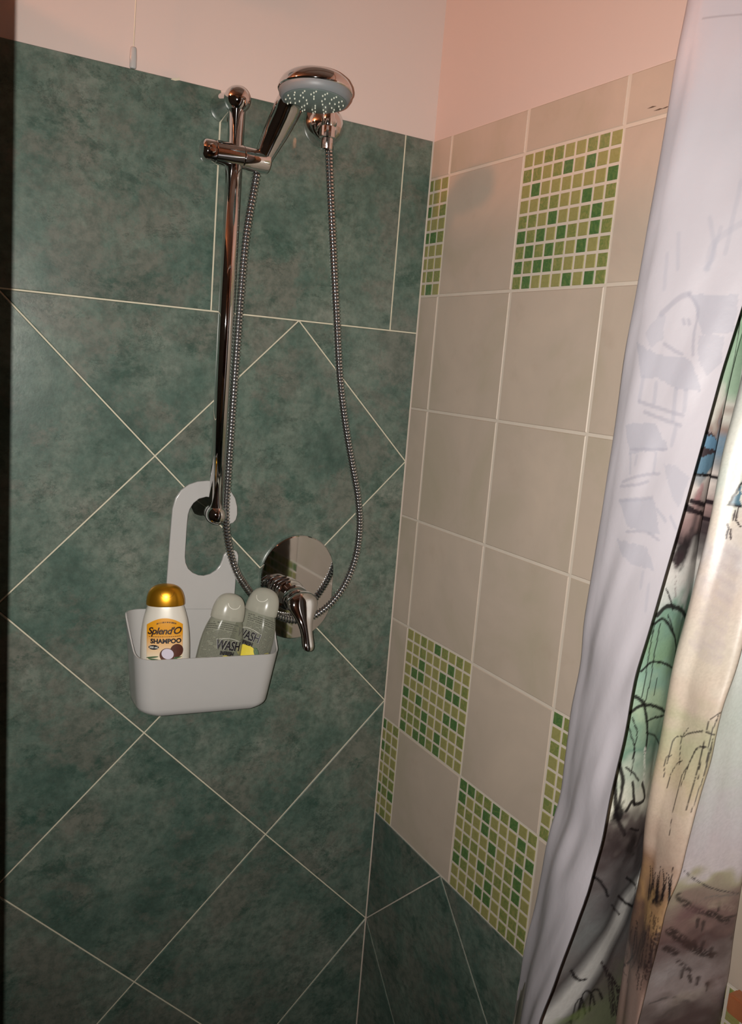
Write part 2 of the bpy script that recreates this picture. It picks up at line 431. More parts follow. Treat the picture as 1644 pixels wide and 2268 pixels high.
# ------------------------------------------------------------------ shower rail
XB, YB = -0.386, -0.060
Zt, Zb = H + 0.5425, H - 0.0853
rail = thing('shower_rail', (XB, 0, Zb - 0.02), 'chrome vertical shower rail with ball ends on green tiled wall', 'shower rail')
V, F = lathe([(0, 0), (0.0120, 0), (0.0120, Zt - Zb), (0, Zt - Zb)], (XB, YB, Zb), (0, 0, 1), 40)
mesh_obj('bar', V, F, M['chrome'], rail, True)
for z, r in ((Zt, 0.0195), (Zb, 0.0172)):
    V, F = lathe([(r * math.sin(a), -r * math.cos(a)) for a in np.linspace(0.02, math.pi - 0.02, 24)], (XB, YB, z), (0, -1, 0), 40)
    mesh_obj('end_ball', V, F, M['chrome'], rail, True)
    V, F = lathe([(0.0, 0), (0.0215, 0), (0.0220, 0.003), (0.0205, 0.012), (0.0165, 0.026), (0.0135, 0.040), (0.0125, 0.055), (0, 0.055)], (XB, 0.001, z), (0, -1, 0), 40)
    mesh_obj('bracket', V, F, M['chrome'], rail, True)
ZS = H + 0.4625
def xlathe(prof): return lathe([(r, x - 0.009) for x, r in prof], (0, YB, ZS), (1, 0, 0), 44)
slider = None
V, F = xlathe([(-0.4285, 0), (-0.4280, 0.012), (-0.4255, 0.0155), (-0.4225, 0.0168), (-0.4085, 0.0172), (-0.4080, 0.0160)]); mesh_obj('slider_knob', V, F, M['chrome'], rail, False)
V, F = xlathe([(-0.4082, 0.012), (-0.4080, 0.0168), (-0.4070, 0.0176), (-0.3660, 0.0176), (-0.3650, 0.0168), (-0.3648, 0.012)]); mesh_obj('slider_clamp', V, F, M['chrome'], rail, False)
V, F = xlathe([(-0.3650, 0.012), (-0.3648, 0.0160), (-0.3638, 0.0172), (-0.3262, 0.0172), (-0.3238, 0.0160), (-0.3228, 0.0125), (-0.3226, 0)]); mesh_obj('handset_holder', V, F, M['chrome'], rail, False)
V, F = lathe([(0, 0.0155), (0.0062, 0.0158), (0.0066, 0.0175), (0.0052, 0.0190), (0, 0.0192)], (-0.4255, YB, ZS), (0.0, -0.86, 0.05), 24); mesh_obj('slider_button', V, F, M['chrome'], rail, True)
for o in rail.children:
    if o.name.startswith(('slider', 'handset')):
        o.data.polygons.foreach_set('use_smooth', [True] * len(o.data.polygons)); 
        md = o.modifiers.new('es', 'EDGE_SPLIT'); md.split_angle = math.radians(32)

# ------------------------------------------------------------------ hand shower
HC = onY(697, 226, -0.160)                   # centre of the spray face
hs = thing('hand_shower', tuple(HC), 'chrome hand shower with round grey spray face resting in the rail holder', 'hand shower')
n = np.array([0.02, 0.07, 1.0]); n /= np.linalg.norm(n)   # up axis of the head
V, F = lathe([(r_ * 0.885, h_ * 0.86) for r_, h_ in [(0, 0.0005), (0.050, 0.0), (0.0515, 0.0012), (0.0512, 0.003), (0, 0.003)]], HC, n, 64); mesh_obj('spray_face', V, F, M['sprayface'], hs, True)
V, F = lathe([(r_ * 0.885, h_ * 0.86) for r_, h_ in [(0.050, 0.0035), (0.0518, 0.001), (0.0535, 0.0012), (0.0575, 0.0075), (0.0592, 0.0150), (0.0580, 0.0180), (0.04, 0.018)]], HC, n, 64); mesh_obj('spray_ring', V, F, M['spray'], hs, True)
V, F = lathe([(r_ * 0.885, h_ * 0.86) for r_, h_ in [(0.04, 0.0140), (0.0592, 0.0145), (0.0605, 0.0160), (0.0606, 0.0185), (0.0590, 0.0250), (0.0545, 0.0325), (0.0465, 0.0390), (0.0350, 0.0440), (0.0200, 0.0472), (0.0080, 0.0482), (0.0005, 0.0484)]], HC, n, 64); mesh_obj('head_shell', V, F, M['chrome'], hs, True)
V = []; F = []; ax, ay, _ = frame(n)
for rr, cnt, off in ((0.0412, 16, 0.0), (0.0358, 14, 0.2), (0.0292, 11, 0.1), (0.0217, 8, 0.3), (0.0128, 6, 0.0)):
    for k in range(cnt):
        a = 2 * math.pi * k / cnt + off
        v_, f_ = lathe([(0.0012, 0.001), (0.0011, -0.0012), (0.0007, -0.0019), (0, -0.0020)], HC + ax * rr * math.cos(a) + ay * rr * math.sin(a), n, 8)
        F += [tuple(i + len(V) for i in q) for q in f_]; V += list(v_)
tag(mesh_obj('nozzles', V, F, M['nozzle'], hs, True), kind='stuff')
SK = onY(582, 352, YB)
hp = catmull([SK + np.array([-0.004, 0.008, -0.0175]), SK + np.array([-0.002, 0.004, -0.010]), SK, onY(604, 306, -0.076), onY(628, 258, -0.098), onY(650, 216, -0.120), HC + n * 0.022 + np.array([-0.004, 0.008, 0])], 12)
q = np.linspace(0, 1, len(hp))
rad = np.interp(q, [0, 0.2, 0.38, 0.55, 0.75, 0.92, 1], [0.0088, 0.0108, 0.0142, 0.0185, 0.0200, 0.0190, 0.0165])
fl_ = [(1 + 0.10 * a, 1 - 0.12 * a) for a in np.clip(q * 2 - 0.6, 0, 1)]
V, F = sweep(hp, rad, 32, fl_); mesh_obj('handle', V, F, M['chrome'], hs, True)

# ------------------------------------------------------------------ wall outlet
EC = onY(714, 281); yO = -0.051
el = thing('wall_outlet', (EC[0], 0, EC[2]), 'chrome round wall outlet elbow feeding the shower hose', 'pipe fitting')
V, F = lathe([(0, 0), (0.0335, 0), (0.0342, 0.003), (0.0336, 0.008), (0.0305, 0.018), (0.0250, 0.027), (0.0170, 0.034), (0.0090, 0.0375), (0.0005, 0.0385)], (EC[0], 0.001, EC[2]), (0, -1, 0), 48); mesh_obj('rosette', V, F, M['chrome'], el, True)
ET = onY(727, 262, yO)
V, F = lathe([(0, 0.014), (0.006, 0.013), (0.0098, 0.008), (0.0102, 0.0), (0.0102, -0.028), (0, -0.028)], ET, (0, 0, 1), 32); mesh_obj('outlet_pipe', V, F, M['chrome'], el, True)
V, F = sweep([(EC[0], -0.030, ET[2] - 0.002), (EC[0] - 0.002, -0.038, ET[2] - 0.002), (ET[0], yO, ET[2] - 0.002)], [0.0095] * 3, 24); mesh_obj('elbow', V, F, M['chrome'], el, True)

# ------------------------------------------------------------------ hose
hpx = [(727, 318, yO), (728, 345, yO), (732, 440, -0.051), (738, 560, -0.05), (745, 700, -0.05), (752, 830, -0.048), (763, 930, -0.046), (778, 1020, -0.045), (792, 1100, -0.044), (796, 1165, -0.043), (788, 1230, -0.042),
       (767, 1288, -0.040), (737, 1332, -0.037), (700, 1362, -0.031), (662, 1374, -0.022), (622, 1367, -0.0175), (590, 1347, -0.0172), (562, 1321, -0.0185), (541, 1294, -0.030), (522, 1262, -0.0425), (506, 1205, -0.0425), (500, 1140, -0.0425),
       (505, 1050, -0.043), (513, 930, -0.043), (522, 800, -0.045), (533, 650, -0.047), (545, 520, -0.048), (560, 430, -0.048)]
P = [onY(*a) for a in hpx] + [hp[0] + np.array([-0.001, 0.001, -0.002])]
path, s_ = resample(catmull(P, 24), 0.0005)
hose = thing('shower_hose', tuple(onY(662, 1374, -0.022)), 'ribbed chrome shower hose hanging in a long loop', 'hose')
pitch = 0.0055; band = []; V = []; F = []; VG = []; FG = []
total = s_[-1]; seg = 20
def at(sv): return np.stack([np.interp(sv, s_, path[:, i]) for i in range(3)], -1)
sv = []; rv = []
k = 0.0
while k < total - pitch:
    for f_, r_ in ((0.0, 0.0050), (0.03, 0.00635), (0.08, 0.0066), (0.32, 0.0067), (0.50, 0.0066), (0.54, 0.00635), (0.57, 0.0050)):
        sv.append(k + f_ * pitch); rv.append(r_)
    k += pitch
sv = np.array(sv); rv = np.array(rv)
Vh, Fh = sweep(at(sv), rv, seg)
ringv = 7; keep = []; core = []
for fi, q in enumerate(Fh[:-2]):
    ring = fi // seg
    (core if ring % ringv == ringv - 1 else keep).append(q)
o = mesh_obj('ribs', Vh, keep, M['hosechrome'], hose, True)
tag(o, kind='stuff'); md = o.modifiers.new('es', 'EDGE_SPLIT'); md.split_angle = math.radians(40)
cp, cs = resample(path, 0.006); Vc, Fc = sweep(cp, [0.0049] * len(cp), 16); mesh_obj('inner_tube', Vc, Fc, M['groove'], hose, True)
NT_ = onY(727, 281, yO)
V, F = lathe([(0, 0.0), (0.0115, 0.0), (0.0128, -0.001), (0.0128, -0.0165), (0.0115, -0.0175), (0.0098, -0.0180), (0.0098, -0.034), (0.0086, -0.036), (0, -0.036)], NT_, (0, 0, 1), 20); mesh_obj('connecting_nut', V, F, M['chrome'], hose, False)

# ------------------------------------------------------------------ mixer tap
MX, MZ = -0.228, H - 0.2385
PCX, PCZ, PW, PH = -0.209, H - 0.2295, 0.071, 0.0955
mixer = thing('mixer_tap', (PCX, 0, PCZ - PH), 'chrome single lever shower mixer on an oval wall plate', 'tap')
out = [(PW * math.cos(math.pi * k / 47), PH - PW + PW * math.sin(math.pi * k / 47)) for k in range(48)]
out += [(PW * math.cos(math.pi + math.pi * k / 47), -(PH - PW) + PW * math.sin(math.pi + math.pi * k / 47)) for k in range(48)]
V = []; F = []; rings = [(1.0, 0.0), (1.0, -0.005), (0.992, -0.0078), (0.975, -0.0090), (0.6, -0.0090)]
for sc, y in rings:
    for (a, b) in out: V.append((PCX + a * sc, y, PCZ + b * sc))
for i in range(len(rings) - 1):
    for k in range(96): F.append((i * 96 + k, i * 96 + (k + 1) % 96, (i + 1) * 96 + (k + 1) % 96, (i + 1) * 96 + k))
F.append(tuple(range((len(rings) - 1) * 96, len(rings) * 96)))
o = mesh_obj('wall_plate', V, F, M['chrome'], mixer, True); md = o.modifiers.new('es', 'EDGE_SPLIT'); md.split_angle = math.radians(28)
def ylathe(prof, seg=44): return lathe([(r, -y) for y, r in prof], (MX, 0, MZ), (0, -1, 0), seg)
V, F = ylathe([(-0.008, 0), (-0.0085, 0.0268), (-0.010, 0.0278), (-0.022, 0.0278), (-0.0235, 0.0265), (-0.0238, 0)]); mesh_obj('collar', V, F, M['chrome'], mixer, True)
V, F = ylathe([(-0.023, 0), (-0.0235, 0.0232), (-0.040, 0.0232), (-0.0405, 0.0238), (-0.0435, 0.0240), (-0.050, 0.0232), (-0.057, 0.0205), (-0.063, 0.0150), (-0.066, 0)]); mesh_obj('cartridge_body', V, F, M['chrome'], mixer, True)
# lever: flat paddle of rounded cross sections
a0 = np.array([MX, -0.070, MZ + 0.020]); lev = [(0.0, 0.0, 0.004, 0.003), (0.002, 0.0, 0.013, 0.006), (0.010, 0.0005, 0.0205, 0.009), (0.020, 0.002, 0.0228, 0.010), (0.030, 0.006, 0.0215, 0.0095), (0.040, 0.0115, 0.0175, 0.0085), (0.050, 0.0180, 0.0132, 0.0075), (0.060, 0.0240, 0.0108, 0.0068), (0.070, 0.0295, 0.0098, 0.0062), (0.080, 0.0340, 0.0102, 0.0060), (0.087, 0.0370, 0.0100, 0.0056), (0.0915, 0.0388, 0.0080, 0.0046), (0.0940, 0.0398, 0.0040, 0.0026), (0.0946, 0.0400, 0.0006, 0.0006)]
LV = np.array(lev); tt = np.linspace(0, len(lev) - 1, 60); LI = np.stack([np.interp(tt, range(len(lev)), LV[:, i]) for i in range(4)], 1)
for _ in range(2): LI[1:-1] = (LI[:-2] + 2 * LI[1:-1] + LI[2:]) / 4
V = []; F = []; sg = 32
for dz, dy, hw, ht in LI:
    hw *= 1.0 + 0.26 * math.exp(-((dz - 0.018) / 0.022) ** 2)
    for k in range(sg):
        a = 2 * math.pi * k / sg; e = 0.62
        x = math.copysign(abs(math.cos(a)) ** e, math.cos(a)) * hw; y = math.copysign(abs(math.sin(a)) ** e, math.sin(a)) * ht
        V.append((a0[0] + x, a0[1] - dy + y - 0.004 * (1 - (x / max(hw, 1e-4)) ** 2) * (hw / 0.023), a0[2] - dz))
for i in range(len(LI) - 1):
    for k in range(sg): F.append((i * sg + k, i * sg + (k + 1) % sg, (i + 1) * sg + (k + 1) % sg, (i + 1) * sg + k))
F.append(tuple(range(sg - 1, -1, -1))); F.append(tuple(range((len(LI) - 1) * sg, len(LI) * sg)))
mesh_obj('lever', V, F, M['chrome'], mixer, True)

# ------------------------------------------------------------------ hanging caddy
YC = -0.030; roll = math.radians(2.6)
cad = thing('shower_caddy', (-0.405, -0.075, H - 0.400), 'white plastic hanging basket hooked over the lower end of the shower rail', 'basket')
K = [(62, 2420), (70, 1950), (100, 1550), (130, 1150), (155, 850), (175, 620), (230, 430), (330, 285), (470, 185), (620, 133), (800, 115), (960, 130), (1100, 190), (1220, 300), (1300, 430), (1335, 580), (1337, 720), (1312, 815), (1262, 872), (1205, 890), (1140, 870), (1095, 815), (1078, 720), (1060, 610), (1000, 490), (900, 422), (780, 405), (650, 440), (550, 520), (485, 625), (455, 720), (440, 850), (425, 1050), (410, 1300), (400, 1480), (412, 1590), (455, 1690), (535, 1765), (640, 1810), (735, 1820), (850, 1790), (955, 1722), (1030, 1630), (1070, 1535), (1095, 1450), (1140, 1395), (1205, 1365), (1275, 1355), (1330, 1390), (1357, 1460), (1352, 1560), (1335, 1660), (1312, 1760), (1305, 1950), (1290, 2150), (1278, 2420)]
KP = np.array([onY(360 + x / 8.1, 1050 + y / 8.1, YC) for x, y in K])
cv = bpy.data.curves.new('hook', 'CURVE'); cv.dimensions = '2D'; cv.fill_mode = 'BOTH'
sp = cv.splines.new('POLY'); sp.points.add(len(K) - 1); sp.use_cyclic_u = True
kx, kz = KP[:, 0].mean(), KP[:, 2].mean()
for pnt, q in zip(sp.points, KP): pnt.co = (q[0] - kx, q[2] - kz, 0, 1)
cv.extrude = 0.0010; cv.bevel_depth = 0.0016; cv.bevel_resolution = 3; cv.offset = -0.0016
tmp = bpy.data.objects.new('tmp_hook', cv); COL.objects.link(tmp)
bpy.context.view_layer.update()
me = bpy.data.meshes.new_from_object(tmp.evaluated_get(bpy.context.evaluated_depsgraph_get()))
bpy.data.objects.remove(tmp)
for vv in me.vertices: vv.co = Vector((vv.co.x, -vv.co.z, vv.co.y))
me.materials.clear(); me.materials.append(M['white']); me.polygons.foreach_set('use_smooth', [True] * len(me.polygons)); me.name = 'hook'
ho = share('hook', me, (kx, YC, kz), cad); md = ho.modifiers.new('es', 'EDGE_SPLIT'); md.split_angle = math.radians(40)
# basket
def rrect(hw, y0, y1, r, n=14):
    pts = []
    for cx, cy, a0_ in ((hw - r, y1 - r, 0), (-hw + r, y1 - r, 90), (-hw + r, y0 + r, 180), (hw - r, y0 + r, 270)):
        for k in range(n + 1):
            a = math.radians(a0_ + 90 * k / n); pts.append((cx + r * math.cos(a), cy + r * math.sin(a)))
    # subdivide straight runs
    out = []
    for i in range(len(pts)):
        p, q = pts[i], pts[(i + 1) % len(pts)]; Ld = math.hypot(q[0] - p[0], q[1] - p[1]); m_ = max(1, int(Ld / 0.008))
        for k in range(m_): out.append((p[0] + (q[0] - p[0]) * k / m_, p[1] + (q[1] - p[1]) * k / m_))
    return out
BX, BZ = -0.4035, H - 0.398                           # bottom centre of the basket
def rim_z(y):                                           # height above the basket floor at depth y
    tt_ = np.clip((-y - 0.050) / 0.062, 0, 1); sm = tt_ ** 1.5 * (1.0)
    sm = 1 - (1 - tt_) ** 1.6 if False else tt_ * tt_ * (3 - 2 * tt_) * 0.35 + (1 - (1 - tt_) ** 2.0) * 0.65
    return 0.150 - 0.0545 * sm
def bask(off, zb, tiers):
    ring0 = rrect(0.1265 - off, -0.124 + off, YC + 0.0025 - off, 0.030 - off)
    V = []; nn = len(ring0)
    for tk in tiers:
        for (x, y) in ring0:
            zr = rim_z(y); z = zb + (zr - zb) * tk
            tap = 0.150 * (zr - z) if True else 0
            k_ = 1 - 0.9 * (0.150 - z) * 1.18
            rb = 0.012 * max(0, 1 - (z - zb) / 0.012) ** 2
            yy = -0.076 + (y + 0.076) * (1 - (0.150 - z) * 1.0)
            yy = y if y > -0.05 and False else yy
            sc_ = k_ - rb / 0.12
            V.append((x * sc_, yy * 1.0 + (0.5 * rb if yy < -0.076 else -0.5 * rb), z))
    return V, nn
tiers = [0, 0.015, 0.04, 0.08, 0.13, 0.3, 0.5, 0.75, 0.97, 1.0]
Vo, nn = bask(0.0, 0.0, tiers); Vi, _ = bask(0.0024, 0.003, tiers)
V = Vo + Vi; F = []; nt = len(tiers)
for i in range(nt - 1):
    for k in range(nn):
        F.append((i * nn + k, i * nn + (k + 1) % nn, (i + 1) * nn + (k + 1) % nn, (i + 1) * nn + k))
        b_ = nt * nn; F.append((b_ + i * nn + k, b_ + (i + 1) * nn + k, b_ + (i + 1) * nn + (k + 1) % nn, b_ + i * nn + (k + 1) % nn))
for k in range(nn): F.append(((nt - 1) * nn + k, (nt - 1) * nn + (k + 1) % nn, 2 * nt * nn - nn + (k + 1) % nn, 2 * nt * nn - nn + k))
F.append(tuple(reversed(range(nn)))); F.append(tuple(range(nt * nn, nt * nn + nn)))
cr_, sr_ = math.cos(roll), math.sin(roll)
def caddy_T(p):      # basket local -> world (roll about the bottom centre)
    x, y, z = p; return (BX + x * cr_ + z * sr_, y, BZ - x * sr_ + z * cr_)
o = mesh_obj('basket', [caddy_T(p) for p in V], F, M['white'], cad, True)
md = o.modifiers.new('es', 'EDGE_SPLIT'); md.split_angle = math.radians(50)

# ------------------------------------------------------------------ bottles
def text_mesh(body, size, shear=0.0, bold=0.0, align='CENTER', space=1.0):
    c = bpy.data.curves.new('txt', 'FONT'); c.body = body; c.size = size; c.shear = shear; c.offset = bold; c.align_x = align; c.align_y = 'CENTER'; c.space_character = space
    c.resolution_u = 4
    t_ = bpy.data.objects.new('txt', c); COL.objects.link(t_); bpy.context.view_layer.update()
    me = bpy.data.meshes.new_from_object(t_.evaluated_get(bpy.context.evaluated_depsgraph_get()))
    V = [tuple(v_.co) for v_ in me.vertices]; F = [tuple(p.vertices) for p in me.polygons]
    bpy.data.objects.remove(t_); bpy.data.meshes.remove(me); return V, F
class Bottle:
    def __init__(s, base, yaw, lean_x, lean_y, prof):
        s.prof = np.array(prof)    # z, half width, half depth
        s.Mx = Matrix.Translation(Vector(base)) @ Matrix.Rotation(math.radians(lean_x), 4, 'Y') @ Matrix.Rotation(math.radians(lean_y), 4, 'X') @ Matrix.Rotation(math.radians(yaw), 4, 'Z')
        s.p = 2.35
    def T(s, p): return tuple(s.Mx @ Vector(p))
    def ab(s, z): return float(np.interp(z, s.prof[:, 0], s.prof[:, 1])), float(np.interp(z, s.prof[:, 0], s.prof[:, 2]))
    def surf(s, x, z, eps=0.0003, back=False):
        a, b = s.ab(z); f = max(0.0, 1 - min(1, abs(x / a)) ** s.p) ** (1 / s.p)
        return (b * f - 0.0006) if back else (-b * f - eps)
    def loft(s, name, prof, mat, parent, seg=48, p=None):
        p = p or s.p; V = []; F = []
        P = np.array(prof); 
        for z, a, b in P:
            for k in range(seg):
                t_ = 2 * math.pi * k / seg; c, d = math.cos(t_), math.sin(t_)
                V.append(s.T((math.copysign(abs(c) ** (2 / p), c) * a, math.copysign(abs(d) ** (2 / p), d) * b, z)))
        n_ = len(P)
        for i in range(n_ - 1):
            for k in range(seg): F.append((i * seg + k, i * seg + (k + 1) % seg, (i + 1) * seg + (k + 1) % seg, (i + 1) * seg + k))
        F.append(tuple(reversed(range(seg)))); F.append(tuple(range((n_ - 1) * seg, n_ * seg)))
        o = mesh_obj(name, V, F, mat, parent, True); md = o.modifiers.new('es', 'EDGE_SPLIT'); md.split_angle = math.radians(45); return o
    def flat(s, name, V2, F, mat, parent, x0, z0, eps=0.0006, back=False, mirror=False):
        V = [s.T((x0 + (-x if mirror else x), s.surf(x0 + (-x if mirror else x), z0 + z, eps, back), z0 + z)) for x, z in [(q[0], q[1]) for q in V2]]
        return mesh_obj(name, V, F, mat, parent)
    def disc(s, name, cx, cz, rx, rz, mat, parent, eps=0.0006, rot=0.0, n=36, back=False):
        V2 = [(0, 0)]; F = []
        cr, sr = math.cos(math.radians(rot)), math.sin(math.radians(rot))
        for j, rr in enumerate((0.5, 1.0)):
            for k in range(n):
                a = 2 * math.pi * k / n; x, z = rx * rr * math.cos(a), rz * rr * math.sin(a); V2.append((x * cr - z * sr, x * sr + z * cr))
        for k in range(n):
            F.append((0, 1 + k, 1 + (k + 1) % n)); F.append((1 + k, 1 + n + k, 1 + n + (k + 1) % n, 1 + (k + 1) % n))
        return s.flat(name, V2, F, mat, parent, cx, cz, eps, back)
def smooth_prof(pts, n=48):
    P = catmull(np.array(pts), max(2, n // len(pts))); return P
body_raw = [(0.0, 0.030, 0.018), (0.002, 0.0345, 0.0215), (0.008, 0.0372, 0.0235), (0.03, 0.0388, 0.0245), (0.06, 0.0392, 0.0248), (0.09, 0.0388, 0.0245), (0.108, 0.0372, 0.0238), (0.122, 0.0345, 0.0228), (0.133, 0.0310, 0.0215), (0.140, 0.0282, 0.0205), (0.142, 0.0270, 0.0200)]
cap_raw = [(0.1405, 0.0292, 0.0212), (0.1425, 0.0297, 0.0216), (0.152, 0.0293, 0.0212), (0.161, 0.0278, 0.0200), (0.169, 0.0250, 0.0180), (0.1755, 0.0205, 0.0150), (0.1800, 0.0140, 0.0105), (0.1822, 0.0060, 0.0045), (0.1824, 0.0008, 0.0008)]
def bprof(bk, wk=1.0): return smooth_prof([(z * bk, a * wk, b * wk) for z, a, b in body_raw])
def cprof(bk, ck, wk=1.0): return smooth_prof([(0.142 * bk + (z - 0.142) * ck, a * wk, b * wk) for z, a, b in cap_raw])
FLOOR = H - 0.394
# shampoo
SB = Bottle((-0.4615, -0.078, FLOOR + 0.006), -18, -1.0, -3.0, bprof(1.15, 0.98))
sh = thing('shampoo_bottle', SB.T((0, 0, 0)), 'pearl white coconut shampoo bottle with shiny gold cap in the basket', 'bottle')
SB.loft('body', SB.prof, M['pearl'], sh); SB.loft('cap', cprof(1.15, 0.78), M['gold'], sh, p=2.1)
CB = Bottle((0, 0, 0), 0, 0, 0, cprof(1.15, 0.78)); CB.Mx = SB.Mx; CB.p = 2.1
def arc_strip(r, w, a0, a1, sx=1, n=24):
    V2 = []; F = []
    for k in range(n + 1):
        a = math.radians(a0 + (a1 - a0) * k / n)
        V2 += [((r - w / 2) * math.cos(a) * sx, (r - w / 2) * math.sin(a)), ((r + w / 2) * math.cos(a) * sx, (r + w / 2) * math.sin(a))]
    for k in range(n): F.append((2 * k, 2 * k + 1, 2 * k + 3, 2 * k + 2))
    return V2, F
V2, F2 = arc_strip(0.0085, 0.0005, 180, 360, 1.25); CB.flat('cap_seam', V2, F2, M['goldline'], sh, 0.003, 0.1850, 0.0004)
# label with arched top, printed gradient
NXL, NZL = 40, 60; V2 = []; colr = []
for j in range(NZL + 1):
    for i in range(NXL + 1):
        x = -0.0275 + 0.055 * i / NXL; top = 0.1450 - 0.011 * (x / 0.0275) ** 2; z = 0.012 + (top - 0.012) * j / NZL
        V2.append((x, z)); g_ = np.clip((z - 0.075) / 0.045, 0, 1); gl = 0.25 * max(0, 1 - abs(x - 0.004) / 0.02) * g_
        c_ = np.array(lin(232, 222, 200)) * (1 - g_) + np.array(lin(222, 152, 28)) * g_
        edge = 1.0 if abs(x) < 0.0268 else 0.8
        colr.append(tuple(np.clip(c_ * edge, 0, 1)) + (1,))
F2 = [(j * (NXL + 1) + i, j * (NXL + 1) + i + 1, (j + 1) * (NXL + 1) + i + 1, (j + 1) * (NXL + 1) + i) for j in range(NZL) for i in range(NXL)]
lab = SB.flat('label', V2, F2, M['print'], sh, 0, 0, 0.0003); lab.data.polygons.foreach_set('use_smooth', [True] * len(F2))
ca = lab.data.color_attributes.new('Col', 'FLOAT_COLOR', 'POINT'); ca.data.foreach_set('color', np.array(colr, dtype=np.float32).ravel())
V2, F2 = text_mesh("Splend'O", 0.0150, 0.30, 0.0004, space=0.92); SB.flat('brand_lettering', V2, F2, M['brownink'], lab, -0.001, 0.1245, 0.0007)
V2, F2 = text_mesh("SHAMPOO", 0.0098, 0.0, 0.0005); SB.flat('product_lettering', V2, F2, M['ink'], lab, 0.002, 0.1085, 0.0007)
V2 = []; F2 = []; xx = -0.0125
while xx < 0.0165:
    w_ = random.uniform(0.0006, 0.0016); k = len(V2); yc = -12 * (xx - 0.002) ** 2; V2 += [(xx, yc), (xx + w_, yc), (xx + w_, yc + 0.0024), (xx, yc + 0.0024)]; F2.append((k, k + 1, k + 2, k + 3)); xx += w_ + random.choice((0.0004, 0.0004, 0.0013))
tag(SB.flat('fine_print', V2, F2, M['brownink'], lab, 0.0, 0.1375, 0.0007), kind='stuff')
V2 = []; F2 = []; xx = -0.024
while xx < 0.024:
    w_ = random.uniform(0.0012, 0.004); k = len(V2); V2 += [(xx, 0), (xx + w_, 0), (xx + w_, 0.0010), (xx, 0.0010)]; F2.append((k, k + 1, k + 2, k + 3)); xx += w_ + 0.0007
tag(SB.flat('fine_print', V2, F2, M['goldline'], lab, 0, 0.1155, 0.0007), kind='stuff')
SB.disc('volume_badge', -0.0165, 0.0990, 0.0080, 0.0038, M['ink'], lab, 0.0007)
V2, F2 = text_mesh("300 mL", 0.0046, 0.1, 0.0001); SB.flat('volume_lettering', V2, F2, M['whiteink'], lab, -0.0165, 0.0990, 0.0011)
SB.disc('coconut', 0.0185, 0.0930, 0.0100, 0.0108, M['coco'], lab, 0.0006)
SB.disc('coconut', 0.0040, 0.0865, 0.0115, 0.0112, M['coco'], lab, 0.0008, -20)
SB.disc('coconut_flesh', 0.0048, 0.0885, 0.0095, 0.0082, M['cocoin'], lab, 0.0011, -25)
for x_, z_, a_ in ((-0.0185, 0.0830, 8), (-0.016, 0.0795, -6), (0.0185, 0.0790, -10), (0.017, 0.0815, 6)): SB.disc('leaf', x_, z_, 0.0095, 0.0013, M['leafp'], lab, 0.0006, a_)

# clear wash bottles
def wash(base, yaw, lx, ly, label, tx, wk=0.97):
    B = Bottle(base, yaw, lx, ly, bprof(0.965, wk))
    r = thing('body_wash_bottle', B.T((0, 0, 0)), label, 'bottle', 'clear wash bottles in the basket')
    B.loft('body', B.prof, M['clear'], r); cp_ = cprof(0.965, 1.0, wk + 0.02); B.loft('cap', cp_, M['frost'], r, p=2.1)
    C = Bottle((0, 0, 0), 0, 0, 0, cp_); C.Mx = B.Mx; C.p = 2.1
    V2, F2 = arc_strip(0.0085, 0.0007, 185, 355, 1.2); C.flat('cap_seam', V2, F2, M['whiteink'], r, 0.002, 0.1640, 0.0005)
    for txt, sz, zz, bo, mt, e_ in (("WASH", 0.0205, 0.0960, 0.0008, 'whiteink', 0.0004), ("WASH", 0.0205, 0.0960, 0.0006, 'ink', 0.0009), ("INFRESH", 0.0088, 0.0835, 0.0004, 'ink', 0.0008)):
        V2, F2 = text_mesh(txt, sz, 0.05, bo, space=0.95); V2 = [(x * 0.72, y) for x, y, *_ in V2]
        B.flat('lettering', V2, F2, M[mt], r, tx, zz, e_)
    V2, F2 = arc_strip(0.05, 0.0006, 70, 110, 1.0); V2 = [(x, z - 0.05) for x, z in V2]; B.flat('logo_line', V2, F2, M['whiteink'], r, tx, 0.1080, 0.0006)
    V2 = []; F2 = []; rn = random.Random(int(base[0] * 1000)); z = 0.120
    for row in range(34):
        x = -0.026; big = row < 4
        while x < 0.024:
            w_ = rn.uniform(0.0012, 0.005); h_ = 0.0016 if big else 0.0009
            if rn.random() < 0.9: k = len(V2); V2 += [(x, z), (min(0.026, x + w_), z), (min(0.026, x + w_), z + h_), (x, z + h_)]; F2.append((k, k + 1, k + 2, k + 3))
            x += w_ + 0.0008
        z -= 0.0034 if big else 0.0024
    tag(B.flat('fine_print', V2, F2, M['greyink'], r, 0.0, 0.004, 0, True), kind='stuff')
    B.disc('lemon_slice', tx + 0.004, 0.0705, 0.0165, 0.0110, M['lemon'], r, 0.0006, 5)
    B.disc('leaf', tx + 0.021, 0.0740, 0.0035, 0.0085, M['leafp'], r, 0.0006, 30)
    B.disc('lemon_slice', 0.027, 0.060, 0.0100, 0.0140, M['lemon'], r, 0, -30, back=True)
    return r
wash((-0.3950, -0.094, FLOOR + 0.009), -6, 12.0, -4.0, 'clear wash bottle leaning beside the gold capped shampoo', 0.006, 0.90)
wash((-0.3380, -0.070, FLOOR + 0.0115), -50, 16.0, -2.0, 'clear wash bottle leaning in the basket corner nearest the mixer', 0.002, 0.95)

